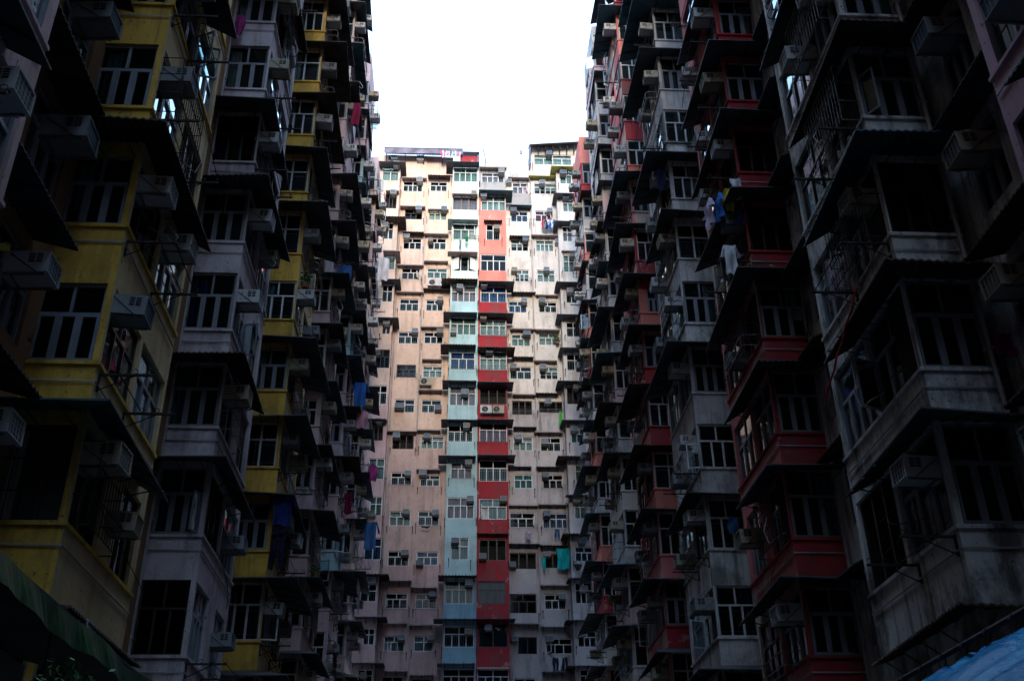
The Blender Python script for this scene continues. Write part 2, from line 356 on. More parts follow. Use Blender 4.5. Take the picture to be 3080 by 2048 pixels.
# ---- the far facade: windows (column, x0, x1, z0, z1, kind, curtain), air conditioners, canopies; columns run left to right
WIN=[
('L',-5.69,-4.48,50.24,51.58,'T2','w'),('L',-5.37,-4.53,47.7,49.02,'V','n'),('L',-5.36,-4.64,45.0,46.44,'T2','n'),('L',-5.27,-4.41,42.42,43.81,'T2','w'),('L',-5.2,-4.45,39.74,41.14,'T2','n'),('L',-5.07,-4.47,37.16,38.01,'T2','n'),('L',-5.36,-4.43,34.57,35.97,'K','g'),('L',-5.38,-4.47,31.89,33.28,'T2','n'),('L',-5.49,-4.59,29.3,30.83,'V','n'),('L',-5.38,-4.38,26.64,28.07,'T2','w'),('L',-5.17,-4.41,24.24,25.49,'T2','g'),('L',-5.35,-4.31,21.45,22.83,'T2','b'),('L',-5.43,-4.46,18.9,19.97,'T2','n'),('L',-5.12,-4.44,16.37,17.36,'T2','n'),('L',-5.29,-4.43,14.09,15.01,'T2','n'),('P',-5.39,-4.63,52.88,53.33,'T1','n'),('P',-4.18,-2.72,49.95,50.91,'T4','n'),('P',-3.94,-2.67,47.39,48.31,'K','n'),('P',-3.97,-2.63,44.76,45.72,'T3','n'),('P',-3.97,-2.66,42.17,43.11,'O','n'),('P',-4.0,-2.66,39.55,40.54,'T3','n'),('P',-3.98,-2.61,36.93,37.88,'T3','n'),('P',-3.98,-2.68,34.32,35.29,'K','g'),('P',-3.99,-2.67,31.72,32.7,'T2','n'),('P',-4.02,-2.64,29.1,30.1,'V','n'),('P',-4.0,-2.67,26.62,27.49,'T3','n'),('P',-3.97,-2.63,23.91,24.88,'T3','w'),('P',-3.96,-2.66,21.34,22.3,'T3','n'),('P',-3.98,-2.64,18.73,19.68,'O','n'),('P',-3.95,-2.71,16.2,17.1,'O','w'),('P',-3.96,-2.73,13.95,14.8,'T3','n'),('Q',-3.76,-1.19,52.7,53.47,'T4','w'),('Q',-2.16,-0.88,50.11,51.0,'T3','n'),('Q',-2.19,-0.86,47.47,48.44,'Y','w'),('Q',-2.19,-0.85,44.85,45.84,'T3','n'),('Q',-2.17,-0.72,42.37,43.22,'T3','g'),('Q',-2.17,-0.94,39.65,40.58,'T3','n'),('Q',-2.22,-0.89,37.04,37.95,'T3','n'),('Q',-2.23,-0.9,34.41,35.28,'T3','w'),('Q',-2.23,-0.9,31.78,32.74,'T3','n'),('Q',-2.19,-0.68,29.19,30.1,'T4','w'),('Q',-2.16,-0.89,26.59,27.39,'T3','n'),('Q',-2.2,-0.87,23.97,24.95,'T3','n'),('Q',-2.2,-0.87,21.43,22.3,'T3','b'),('Q',-2.18,-0.91,18.76,19.68,'T3','n'),('Q',-2.18,-1.01,16.23,17.13,'T2','w'),('Q',-2.22,-1.07,13.9,14.71,'T3','n'),('B',-0.43,1.37,50.32,51.72,'T4','g'),('B',-0.43,1.36,47.74,49.19,'N','p'),('B',-0.38,1.35,45.11,46.51,'O','g'),('B',-0.37,1.34,42.42,43.87,'M','n'),('B',-0.4,1.32,39.87,41.17,'T4','p'),('B',-0.42,1.36,37.24,38.61,'T4','g'),('B',-0.37,1.29,34.55,35.88,'T3','b'),('B',-0.38,1.35,31.88,33.31,'T4','p'),('B',-0.44,1.19,29.29,30.46,'T4','n'),('B',-0.2,1.17,26.75,27.86,'T3','p'),('B',-0.39,1.3,24.11,25.49,'T4','p'),('B',-0.1,0.99,21.49,22.87,'T2','w'),('B',-0.42,1.3,18.8,20.21,'T4','g'),('B',-0.41,1.36,16.26,17.5,'T4','n'),('B',-0.43,1.42,13.94,15.05,'T4','n'),('R',1.66,3.36,50.34,51.24,'T4','p'),('R',1.63,3.44,47.76,49.09,'T4','w'),('R',2.01,3.04,45.12,46.5,'T2','n'),('R',1.62,3.45,42.48,43.88,'T4','n'),('R',1.63,3.45,39.86,41.17,'T3','b'),('R',1.6,3.41,37.21,38.47,'T4','w'),('R',1.6,3.43,34.56,35.98,'T4','w'),('R',1.61,3.39,32.01,33.23,'V','n'),('R',1.6,3.41,29.32,30.67,'T4','f'),('R',1.59,3.41,26.6,28.06,'T4','n'),('R',1.6,3.34,24.08,25.44,'O','w'),('R',1.62,3.29,21.46,22.8,'V','n'),('R',1.57,3.22,18.81,20.18,'K','w'),('R',1.62,3.34,16.28,17.63,'C','t'),('R',1.55,3.39,13.94,15.02,'T4','b'),('W',4.01,5.23,50.1,51.11,'O','p'),('W',3.86,5.14,47.48,48.43,'T3','b'),('W',3.84,5.15,44.88,45.89,'T3','w'),('W',4.11,5.14,42.25,43.25,'T3','w'),('W',3.63,4.93,39.65,40.59,'T3','b'),('W',3.81,5.13,36.96,37.9,'T3','g'),('W',3.67,5.16,34.39,35.37,'T3','n'),('W',3.8,5.14,31.73,32.76,'V','n'),('W',3.83,5.13,29.14,30.14,'T3','w'),('W',3.87,5.06,26.52,27.47,'T3','t'),('W',3.56,5.17,23.9,24.9,'O','n'),('W',3.54,5.19,21.24,22.28,'V','n'),('W',3.51,5.15,18.52,19.7,'K','n'),('W',3.99,5.12,16.1,17.1,'C','t'),('W',3.72,5.01,13.98,14.71,'T3','n'),('V',5.68,8.6,52.84,53.83,'T4','w'),('V',5.64,7.34,50.04,51.04,'T4','w'),('V',5.67,7.01,47.49,48.46,'O','r'),('V',5.65,6.97,44.84,45.82,'T4','w'),('V',5.69,6.99,42.2,43.21,'T3','w'),('V',5.75,7.04,39.64,40.53,'T3','n'),('V',5.69,7.09,37.02,37.94,'T3','w'),('V',5.7,6.96,34.36,35.33,'T3','w'),('V',5.6,7.35,31.86,32.68,'V','n'),('V',5.62,6.97,29.07,30.07,'T3','n'),('V',5.7,7.05,26.5,27.45,'O','n'),('V',5.65,7.35,23.84,24.84,'T4','b'),('V',5.67,7.21,21.28,22.2,'V','n'),('V',5.63,6.94,18.73,19.65,'T3','n'),('V',5.62,7.26,16.08,17.0,'O','n'),('V',5.56,6.93,13.96,14.58,'T3','n'),('S',7.52,8.9,50.38,51.73,'T3','w'),('S',7.65,8.44,47.83,49.09,'T2','w'),('S',7.55,8.26,45.16,46.49,'T2','p'),('S',7.51,8.31,42.52,43.98,'T2','g'),('S',7.6,8.4,39.94,41.15,'T2','n'),('S',7.54,8.51,37.23,38.39,'T2','n'),('S',7.47,8.58,34.62,35.89,'T2','n'),('S',7.4,8.55,32.1,33.32,'V','n'),('S',7.55,8.67,29.31,30.35,'T3','t'),('S',7.73,8.55,26.67,27.8,'T2','m'),('S',7.58,8.31,24.16,25.45,'T2','w'),('S',7.5,8.65,21.44,22.37,'T3','b'),('S',7.41,8.45,18.84,20.17,'T3','n'),('S',7.46,8.56,16.28,17.24,'T3','n'),('S',7.49,8.45,14.1,15.02,'T3','n'),
]
ACS=[
('L',-4.68,51.47,0.47,0.38),('L',-4.78,48.83,0.45,0.37),('L',-5.19,45.92,0.38,0.37),('L',-4.72,37.87,0.43,0.35),('L',-5.23,35.5,0.24,0.34),('L',-4.85,30.49,0.22,0.29),('L',-5.04,24.22,0.54,0.31),('L',-4.95,22.65,0.46,0.3),('L',-4.76,20.07,0.51,0.33),('L',-4.95,14.6,0.31,0.23),('P',-4.93,52.75,0.48,0.36),('P',-2.93,50.74,0.45,0.4),('P',-2.92,48.1,0.43,0.34),('P',-3.72,45.56,0.42,0.31),('P',-2.85,37.72,0.43,0.32),('P',-3.67,32.01,0.62,0.37),('P',-3.75,29.89,0.45,0.33),('P',-2.93,27.26,0.41,0.31),('P',-2.94,24.68,0.43,0.3),('P',-2.91,22.05,0.46,0.32),('P',-2.92,16.93,0.41,0.3),('Q',-2.96,52.84,0.52,0.41),('Q',-1.08,48.19,0.44,0.34),('Q',-1.97,45.37,0.37,0.28),('Q',-1.17,40.4,0.43,0.31),('Q',-1.14,37.79,0.45,0.33),('Q',-1.11,31.96,0.44,0.37),('Q',-1.78,29.9,0.43,0.33),('Q',-1.96,27.33,0.46,0.31),('Q',-1.09,24.7,0.43,0.32),('Q',-1.98,21.45,0.44,0.28),('Q',-1.14,19.53,0.44,0.29),('Q',-1.18,16.96,0.4,0.28),('B',1.12,48.96,0.4,0.33),('B',0.17,40.82,0.42,0.31),('B',-0.2,37.27,0.39,0.35),('B',0.64,32.66,0.47,0.37),('B',0.75,30.24,0.41,0.33),('B',0.93,27.69,0.44,0.3),('B',1.06,25.26,0.43,0.34),('B',0.13,22.56,0.43,0.3),('B',1.05,19.96,0.43,0.33),('B',1.01,17.07,0.44,0.32),('R',3.13,51.08,0.43,0.37),('R',1.83,48.82,0.43,0.34),('R',2.79,45.94,0.42,0.31),('R',1.85,41.06,0.42,0.31),('R',1.82,38.38,0.41,0.32),('R',2.22,35.76,0.43,0.31),('R',3.11,25.27,0.43,0.33),('R',1.85,21.59,0.43,0.32),('R',2.19,17.3,0.4,0.3),('W',3.77,50.88,0.37,0.32),('W',4.06,48.25,0.45,0.34),('W',4.9,45.62,0.42,0.33),('W',4.04,42.96,0.4,0.32),('W',4.7,40.38,0.42,0.31),('W',4.87,37.75,0.51,0.34),('W',3.89,35.14,0.42,0.31),('W',4.19,29.92,0.4,0.34),('W',3.71,21.38,0.41,0.33),('W',3.75,16.89,0.37,0.28),('V',6.84,53.61,0.42,0.35),('V',6.24,50.78,0.42,0.33),('V',6.73,48.2,0.42,0.32),('V',7.26,45.44,0.43,0.32),('V',6.37,42.98,0.42,0.29),('V',5.96,40.37,0.42,0.37),('V',5.9,35.08,0.43,0.34),('V',6.17,32.48,0.41,0.33),('V',5.9,29.57,0.44,0.32),('V',5.87,27.21,0.42,0.28),('V',5.87,24.65,0.43,0.34),('V',5.86,22.04,0.41,0.31),('V',6.7,19.41,0.42,0.28),('V',5.85,16.88,0.41,0.31),('S',7.75,51.13,0.46,0.34),('S',7.86,48.87,0.44,0.33),('S',8.14,43.66,0.34,0.3),('S',7.88,40.69,0.43,0.33),('S',8.38,38.43,0.4,0.33),('S',7.97,33.15,0.27,0.3),('S',7.73,30.12,0.44,0.33),('S',7.71,25.26,0.45,0.34),('S',7.92,22.59,0.42,0.32),('S',7.9,19.65,0.41,0.32),('S',7.63,17.0,0.43,0.3),
]
CAN=[
('L',-5.93,-3.95,51.24,1.0,'d'),('L',-5.34,-4.38,49.01,0.5,'s'),('L',-5.56,-3.76,46.28,1.0,'c'),('L',-5.23,-4.05,43.43,0.9,'s'),('L',-5.26,-3.92,41.04,0.9,'d'),('L',-5.37,-3.92,37.96,0.9,'d'),('L',-5.62,-4.37,30.47,0.8,'d'),('L',-5.57,-3.76,20.29,1.0,'c'),('L',-5.65,-3.76,17.76,1.0,'d'),('L',-5.72,-3.8,15.15,1.0,'d'),('P',-4.26,-2.41,50.95,0.45,'s'),('P',-4.3,-2.44,48.28,0.5,'s'),('P',-4.0,-2.48,45.8,0.7,'c'),('P',-4.31,-2.4,43.14,0.45,'s'),('P',-4.25,-2.33,40.89,0.45,'s'),('P',-4.37,-2.44,30.2,0.5,'s'),('P',-4.47,-2.41,20.23,0.7,'d'),('P',-4.19,-2.58,17.8,0.4,'s'),('P',-3.87,-2.43,14.91,0.8,'d'),('Q',-2.34,-0.67,51.09,0.7,'c'),('Q',-2.25,-0.73,48.21,0.4,'s'),('Q',-2.49,-0.69,45.94,0.5,'s'),('Q',-2.4,-0.68,43.59,0.45,'s'),('Q',-2.38,-0.41,41.14,0.6,'c'),('Q',-2.45,-0.88,38.15,0.45,'s'),('Q',-2.29,-0.96,35.61,0.45,'s'),('Q',-2.44,-0.86,33.25,0.55,'s'),('Q',-2.45,-0.92,30.35,0.5,'s'),('Q',-2.39,-0.86,27.6,0.5,'s'),('Q',-2.49,-0.88,19.87,0.6,'c'),('Q',-2.49,-1.07,17.71,0.5,'s'),('Q',-2.35,-0.91,14.72,0.7,'c'),('B',-0.98,1.48,51.5,0.9,'d'),('B',-0.48,1.38,48.88,0.5,'s'),('B',-0.77,1.43,46.32,0.8,'m'),('B',-0.72,1.4,43.55,0.8,'s'),('B',-1.09,1.42,41.19,0.9,'c'),('B',-0.91,1.4,38.49,0.9,'d'),('B',-1.04,1.33,35.97,0.9,'c'),('B',-0.86,1.39,33.32,0.8,'d'),('B',-0.88,1.45,30.5,0.8,'d'),('B',-1.0,1.38,27.95,0.9,'d'),('B',-0.82,1.48,20.26,0.9,'c'),('B',-1.04,1.45,17.69,0.9,'d'),('B',-0.76,1.43,15.17,0.8,'d'),('R',1.51,3.52,51.41,0.5,'s'),('R',1.45,3.94,48.94,0.9,'t'),('R',1.84,3.17,46.53,0.5,'c'),('R',1.49,3.96,41.05,0.9,'d'),('R',1.44,3.88,38.49,0.9,'d'),('R',1.43,3.95,35.83,0.9,'c'),('R',1.43,3.83,33.22,0.9,'d'),('R',1.45,3.8,30.52,0.9,'d'),('R',1.46,3.89,28.04,0.9,'d'),('R',1.47,3.45,23.02,0.5,'c'),('R',1.45,3.77,17.71,0.9,'d'),('R',1.53,3.39,15.03,0.3,'s'),('W',3.67,5.27,51.28,0.5,'s'),('W',3.75,5.41,48.52,0.7,'t'),('W',3.73,5.2,45.82,0.6,'c'),('W',3.83,5.54,41.0,0.6,'c'),('W',3.72,5.48,38.1,0.5,'s'),('W',3.82,5.29,35.81,0.6,'c'),('W',3.84,5.37,33.04,0.5,'s'),('W',3.85,5.37,30.58,0.6,'d'),('W',3.45,5.0,27.83,0.5,'d'),('W',3.52,5.48,25.27,0.4,'s'),('W',3.49,5.44,22.66,0.6,'d'),('W',3.44,5.28,17.79,0.6,'s'),('V',5.21,7.39,51.29,0.6,'y'),('V',5.32,7.29,45.97,0.5,'s'),('V',5.54,7.16,40.89,0.4,'s'),('V',5.47,7.15,38.01,0.5,'s'),('V',5.32,6.89,35.58,0.5,'s'),('V',5.36,6.89,33.03,0.6,'c'),('V',5.22,7.06,30.27,0.5,'s'),('V',5.28,6.8,27.75,0.6,'c'),('V',5.37,7.26,25.28,0.5,'s'),('V',5.42,7.16,22.51,0.7,'c'),('V',5.38,7.09,20.12,0.5,'s'),('V',5.32,6.93,17.54,0.5,'d'),('V',5.35,7.21,14.92,0.6,'d'),('S',6.84,8.99,51.41,0.8,'y'),('S',6.94,8.86,48.83,0.9,'d'),('S',6.92,8.41,46.32,0.9,'d'),('S',7.41,8.43,44.18,0.3,'s'),('S',6.87,8.46,41.12,0.9,'d'),('S',6.85,8.48,38.49,0.9,'d'),('S',6.96,8.5,35.89,0.9,'d'),('S',6.72,8.56,33.38,0.9,'d'),('S',6.92,8.6,30.54,0.9,'d'),('S',6.56,8.46,27.98,1.0,'c'),('S',7.01,8.71,25.42,0.9,'d'),('S',6.73,8.5,22.91,0.9,'c'),('S',6.97,8.45,20.16,0.9,'d'),('S',6.75,8.41,17.65,0.9,'d'),('S',6.73,9.14,15.02,1.0,'d'),
]
# ---------------------------------------------------------------- shared fittings
def brackets(mb, fr, u0, u1, v, ov, drop, m='darkmetal', step=.6):
    n = max(2, int((u1 - u0) / step) + 1)
    for i in range(n):
        u = u0 + .08 + (u1 - u0 - .16) * i / (n - 1)
        mb.box(fr, u - .015, u + .015, v - drop, v - .05, .003, .028, m)
        mb.tube([fr(u, v - drop + .03, .02), fr(u, v - .05, ov * .8)], .012, m, 4)
def rail(parent, fr, u0, u1, v, out=.35, h=.28, bars=2, m='railmetal', name='railing'):
    mb = MB(); r = .016
    mb.tube([fr(u0, v, 0), fr(u0, v, out), fr(u0, v + h, out), fr(u0 + .06, v + h, out), fr(u1 - .06, v + h, out), fr(u1, v + h, out), fr(u1, v, out), fr(u1, v, 0)], r, m, 5)
    for k in range(bars): mb.tube([fr(u0, v + h * k / bars, out), fr(u1, v + h * k / bars, out)], r * .7, m, 4)
    return mb.build(name, parent)
def garment(loc, u, kind, w, h, mat, label, group=None, cat='garment', name=None):
    """cloth hung by its top edge at loc; u = direction of its width"""
    u = Vector(u).normalized(); nrm = u.cross(Vector((0, 0, 1))); fr = Fr(loc, u, nrm)
    mb = MB(); nu, nv = 10, 8; ph = random.random() * 6
    def sheet(fu, v0, v1):
        for side in (1, -1):
            st = len(mb.v)
            for j in range(nv + 1):
                t = j / nv; v = v0 + (v1 - v0) * t; a, b = fu(t)
                for i in range(nu + 1):
                    s = i / nu; x = a + (b - a) * s
                    z = .05 * w / .5 * math.sin(s * 9 + ph + t * 1.5) * (.3 + .7 * t) + .03 * math.sin(t * 7 + ph + s * 4) + side * .008
                    mb.v.append(tuple(fr(x, v - .02 * math.sin(s * 6 + ph), z)))
            for j in range(nv):
                for i in range(nu):
                    a = st + j * (nu + 1) + i; q = (a, a + 1, a + nu + 2, a + nu + 1)
                    mb.f.append(q if side > 0 else q[::-1]); mb.m.append(mb.mi(mat))
    if kind == 'shirt':
        sheet(lambda t: (-w * (.36 if t < .1 else .33), w * (.36 if t < .1 else .33)), 0, -h)
        sheet(lambda t: (-w * .36 - w * .22 * t, -w * .33 + w * .02 - w * .13 * t), -.02, -h * .42)
        sheet(lambda t: (w * .33 - w * .02 + w * .13 * t, w * .36 + w * .22 * t), -.02, -h * .42)
    elif kind == 'trousers':
        sheet(lambda t: (-w * .3, w * .3), 0, -h * .25)
        sheet(lambda t: (-w * .3 - .02 * t, -w * .02 - .05 * t), -h * .25, -h)
        sheet(lambda t: (w * .02 + .05 * t, w * .3 + .02 * t), -h * .25, -h)
    else:
        sheet(lambda t: (-w / 2 + .03 * math.sin(t * 5 + ph), w / 2 + .03 * math.sin(t * 4)), 0, -h)
    name = name or dict(shirt='shirt', trousers='trousers', cloth='hanging_cloth')[kind]
    o = mb.build(name); tag(o, label, cat, group); return o
for k, c in dict(blue=(.03, .12, .38), royal=(.025, .045, .20), white=(.62, .60, .64), lilac=(.50, .42, .55), yellow=(.60, .42, .03), magenta=(.30, .04, .18), pink=(.60, .28, .33), hotpink=(.62, .12, .28), navy=(.015, .02, .05), denim=(.05, .14, .30), grey=(.16, .19, .22), maroon=(.16, .01, .04), red=(.5, .03, .04), green=(.05, .45, .04), teal=(.01, .38, .40), orange=(.65, .22, .06)).items():
    M['cl_' + k] = fabric('garment_cloth_' + k, c)
def condenser(loc, rz, label, where=None, cream=False, case='acwhite'):
    t = thing('outdoor_condenser', loc, label, 'air conditioner', 'outdoor condenser units', rz)
    fr = Fr((0, 0, 0), (1, 0, 0), (0, -1, 0)); c = MB(); c.box(fr, -.40, .40, -.27, .27, .12, .42, case)
    c.box(fr, -.405, .405, .24, .275, .115, .425, case)
    f = MB(); n = 20; cx = -.10
    for i in range(n):
        a, b = 2 * math.pi * i / n, 2 * math.pi * (i + 1) / n
        f.poly([fr(cx, 0, .424), fr(cx + .2 * math.cos(a), .2 * math.sin(a), .424), fr(cx + .2 * math.cos(b), .2 * math.sin(b), .424)], 'acdark')
    for rr in (.07, .13, .2): f.tube([fr(cx + rr * math.cos(2 * math.pi * i / 20), rr * math.sin(2 * math.pi * i / 20), .432) for i in range(21)], .007, 'railmetal', 4)
    for i in range(8):
        a = math.pi * i / 8; f.tube([fr(cx - .2 * math.cos(a), -.2 * math.sin(a), .434), fr(cx + .2 * math.cos(a), .2 * math.sin(a), .434)], .004, 'railmetal', 3)
    b = MB()
    for x in (-.28, .28):
        b.box(fr, x - .02, x + .02, -.31, -.275, 0, .46, 'railmetal'); b.tube([fr(x, -.60, .01), fr(x, -.31, .42)], .014, 'railmetal', 4)
    for mb, nm in ((c, 'casing'), (f, 'fan_guard'), (b, 'bracket')):
        me = mb.mesh(nm); o = bpy.data.objects.new(nm, me); COL.objects.link(o); o.parent = t
    return t
def plant(loc, h, label, pot=True, n=140, spread=.3, mats=('leaf', 'leaf2')):
    t = thing('potted_plant' if pot else 'shrub', loc, label, 'plant')
    s = MB(); x, y, z = loc
    if pot:
        p = MB(); pts = []
        for k in range(10):
            a, b = 2 * math.pi * k / 10, 2 * math.pi * (k + 1) / 10
            q = lambda an, r, zz: (x + r * math.cos(an), y + r * math.sin(an), z + zz)
            p.poly([q(a, .1, 0), q(b, .1, 0), q(b, .14, .2), q(a, .14, .2)], 'potclay'); p.poly([q(a, .12, .18), q(b, .12, .18), (x, y, z + .18)], 'soil')
        p.build('pot', t)
    for k in range(5):
        a = random.random() * 6.28; s.tube([(x, y, z + (.15 if pot else 0)), (x + spread * .4 * math.cos(a), y + spread * .4 * math.sin(a), z + h * .6), (x + spread * .7 * math.cos(a), y + spread * .7 * math.sin(a), z + h * .9)], .012, 'bark', 4)
    s.build('stem', t); l = MB()
    for k in range(n):
        a = random.random() * 6.28; rr = spread * math.sqrt(random.random()) * random.uniform(.5, 1.2); c = Vector((x + rr * math.cos(a), y + rr * math.sin(a), z + h * random.uniform(.3, 1.08)))
        d = Vector((random.gauss(0, 1), random.gauss(0, 1), random.gauss(-.2, .7))).normalized(); e = d.cross(Vector((random.gauss(0, 1), random.gauss(0, 1), random.gauss(0, 1)))).normalized()
        L = random.uniform(.07, .15); l.poly([c, c + d * L * .5 + e * L * .22, c + d * L, c + d * L * .5 - e * L * .22], random.choice(mats))
    l.build('foliage', t); return t
M['leaf'] = plain('leaf_green', (.020, .075, .014), .5, 0, .3, var=.5, scale=6)
M['leaf2'] = plain('leaf_light_green', (.045, .14, .02), .5, 0, .3, var=.4, scale=6)
M['bark'] = plain('stem_brown', (.06, .045, .03), .9)
M['potclay'] = plain('pot_clay', (.20, .09, .05), .8, var=.3); M['soil'] = plain('soil', (.03, .02, .015), .95)

# ---------------------------------------------------------------- the far end of the courtyard
YB = {'L': 62., 'P': 62.85, 'Q': 62.95, 'B': 62., 'R': 62., 'W': 62.95, 'V': 62.85, 'S': 62.}
XR = {'L': (-8., -4.37), 'P': (-6.6, -2.46), 'Q': (-2.46, -.47), 'B': (-.47, 1.478), 'R': (1.483, 3.45), 'W': (3.45, 5.37), 'V': (5.37, 9.4), 'S': (7.26, 13.)}
ZT = {'L': 51.9, 'P': 53.35, 'Q': 53.35, 'B': 52.05, 'R': 51.9, 'W': 52.75, 'V': 54.5, 'S': 51.9}
def paint(c):  # lower bands use darkened copies, the court's dimness put into the colour
    if c in 'L': return lambda v: 'peach' if v > 33 else 'rose_shaded'
    if c in 'PQ': return lambda v: 'peach' if v > 30.9 else ('peach_shaded' if v > 21 else 'rose_shaded')
    if c == 'B': return lambda v: 'whitepaint' if v > 48.95 else 'mintpaint' if v > 41.6 else 'bluepaint' if v > 20.4 else 'bluepaint_shaded'
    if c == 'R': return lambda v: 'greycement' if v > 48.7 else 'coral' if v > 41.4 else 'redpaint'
    if c == 'W': return lambda v: 'greywhite' if v > 51 else 'greycement' if 49.1 < v < 49.95 else 'offwhite' if v > 33 else 'offwhite_shaded'
    return lambda v: 'offwhite' if v > 33 else 'offwhite_shaded'
M['rose_shaded'] = stucco('rose_render_shaded', (.54, .36, .345), sa=.7, rust=.2)  # pinker paint, also darkened to imitate weak light on low storeys
M['peach_shaded'] = stucco('rosy_peach_render_shaded', (.56, .395, .35), sa=.7, rust=.25)  # rosier peach, darkened for the light falling off downwards
M['bluepaint_shaded'] = stucco('blue_paint_shaded', (.24, .41, .50), sa=.6, rust=.15)  # blue bay paint darkened to imitate shade low in the court
M['offwhite_shaded'] = stucco('off_white_render_shaded', (.47, .43, .44), sa=.9, rust=.25)  # off-white darkened for the lower half, shade painted in
TB = {}
TB['l'] = thing('tenement_building', (-2., 63., 0), 'peach pink tenement at the courtyard end with a pale blue bay column', 'building', 'tenement blocks round the courtyard')
TB['r'] = thing('tenement_building', (5., 63., 0), 'off-white tenement at the courtyard end with a coral red bay column', 'building', 'tenement blocks round the courtyard')
side_of = lambda c: TB['l'] if c in 'LPQB' else TB['r']
for c in 'LPQBRWVS':
    fr = Fr((0, YB[c], 0), (1, 0, 0), (0, -1, 0)); a, b = XR[c]; mb = MB()
    holes = [(w[1], w[2], w[3], w[4]) for w in WIN if w[0] == c and w[4] < ZT[c]]
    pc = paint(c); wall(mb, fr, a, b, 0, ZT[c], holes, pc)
    # strip the side cheeks and top so each column is a solid slab
    zs = [0, 20.4, 33, 41.5, 48.8, ZT[c]]
    depth = 66.
    for z0, z1 in zip(zs, zs[1:]):
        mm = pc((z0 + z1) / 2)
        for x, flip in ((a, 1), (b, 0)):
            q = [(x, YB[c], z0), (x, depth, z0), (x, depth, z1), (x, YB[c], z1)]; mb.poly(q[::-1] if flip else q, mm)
    mb.poly([(a, YB[c], ZT[c]), (b, YB[c], ZT[c]), (b, depth, ZT[c]), (a, depth, ZT[c])], 'darkcore')
    mb.build('bay' if c in 'LBRS' else 'wall', side_of(c))
    for w in WIN:
        if w[0] == c: window(side_of(c), fr, *w[1:])
for k, x0, x1 in (('l', -8.2, 1.48), ('r', 1.48, 13.2)):
    mb = MB(); mb.wbox(x0, x1, 66.0, 66.3, 0, 51.7, 'darkcore'); mb.build('rear_wall', TB[k])
def sheet_style(s): return dict(s='slab', d='sheet_dark', c='sheet_rust', m='sheet_mint', t='sheet_teal', y='sheet_yellow')[s]
for c, x0, x1, z, ov, st in CAN:
    Yw = YB[c]; m = sheet_style(st); mb = MB(); a, b = XR[c]; V = Vector
    drop = .10 if st == 's' else .16; W = x1 - x0
    cor = dict(n=int(W / .05), amp=.022, waves=W / .2) if st == 'c' else dict(n=1)
    mb.patch(V((x0, Yw + .004, z + drop)), V((x1, Yw + .004, z + drop)), V((x0, Yw - ov, z)), V((x1, Yw - ov, z)), m, th=.07 if st == 's' else .03, **cor)
    if c in 'LBRS':
        back = 62.84
        if a - x0 > .25: mb.patch(V((x0, back, z + drop)), V((a - .004, back, z + drop)), V((x0, Yw + .006, z + drop)), V((a - .004, Yw + .006, z + drop)), m)
        if x1 - b > .25 and c != 'S': mb.patch(V((b + .004, back, z + drop)), V((x1, back, z + drop)), V((b + .004, Yw + .006, z + drop)), V((x1, Yw + .006, z + drop)), m)
    fr = Fr((0, Yw, 0), (1, 0, 0), (0, -1, 0))
    brackets(mb, fr, max(x0, a) + .05, min(x1, b) - .05, z + drop, ov, .3, step=.55)
    mb.build('awning', side_of(c))
COLN = dict(L="the far facade's pink corner bays", P="the far facade's outer peach wall", Q='the peach wall beside the blue bays', B='the blue bay column', R="the far facade's red bay column", W='the off-white wall beside the red bays', V="the off-white wall's outer windows", S="the far facade's white corner bays")
for c in 'LPQBRWVS':
    for i, a in enumerate([a for a in ACS if a[0] == c]):
        place_ac((a[1], YB[c] + .03, a[2]), 0, f'on {COLN[c]}, {ORD[i + 1]} unit from roof', sc=(max(.7, min(1.25, a[3] / .5)), 1, max(.8, min(1.3, a[4] / .34))))
# rails, rods, pipes, cables on the far facade (small fittings of the two buildings)
frP = Fr((0, 62.85, 0), (1, 0, 0), (0, -1, 0)); frB = Fr((0, 62., 0), (1, 0, 0), (0, -1, 0))
for (c, k) in (('P', 4), ('P', 7), ('B', 2), ('B', 6), ('R', 5), ('R', 6), ('V', 1), ('W', 3), ('W', 7), ('V', 8), ('R', 8), ('P', 10), ('Q', 11), ('W', 10), ('V', 11), ('S', 3), ('B', 9), ('L', 3), ('V', 10), ('P', 13), ('Q', 13)):
    w = [w for w in WIN if w[0] == c][k]; fr = Fr((0, YB[c], 0), (1, 0, 0), (0, -1, 0))
    rail(side_of(c), fr, w[1] - .1, w[2] + .1, w[3] - .12, .3, .26)
for c in 'LPQBRWVS':
    fr = Fr((0, YB[c], 0), (1, 0, 0), (0, -1, 0))
    for w in [w for w in WIN if w[0] == c]:
        if random.random() < .75 and w[4] < ZT[c]:
            for u in (w[1] - .12, w[2] + .12):
                mb = MB()
                z = w[3] - .1 + random.uniform(-.1, .1); h = random.uniform(.3, .55)
                mb.box(fr, u - .018, u + .018, z - h, z + .15, .003, .03, 'darkmetal'); mb.box(fr, u - .02, u + .02, z - .03, z, .031, random.uniform(.3, .5), 'darkmetal')
                mb.build('clothes_bracket', side_of(c))
for k, x, y, z0, z1 in (('l', -4.25, 62.80, 3, 47), ('l', -2.46, 62.78, 29, 48), ('r', 5.37, 62.78, 3, 52), ('r', 7.16, 62.6, 3, 34)):
    mb = MB(); mb.tube([(x, y, z0), (x, y, z1)], .05, 'pipe'); mb.build('drain_pipe', TB[k])
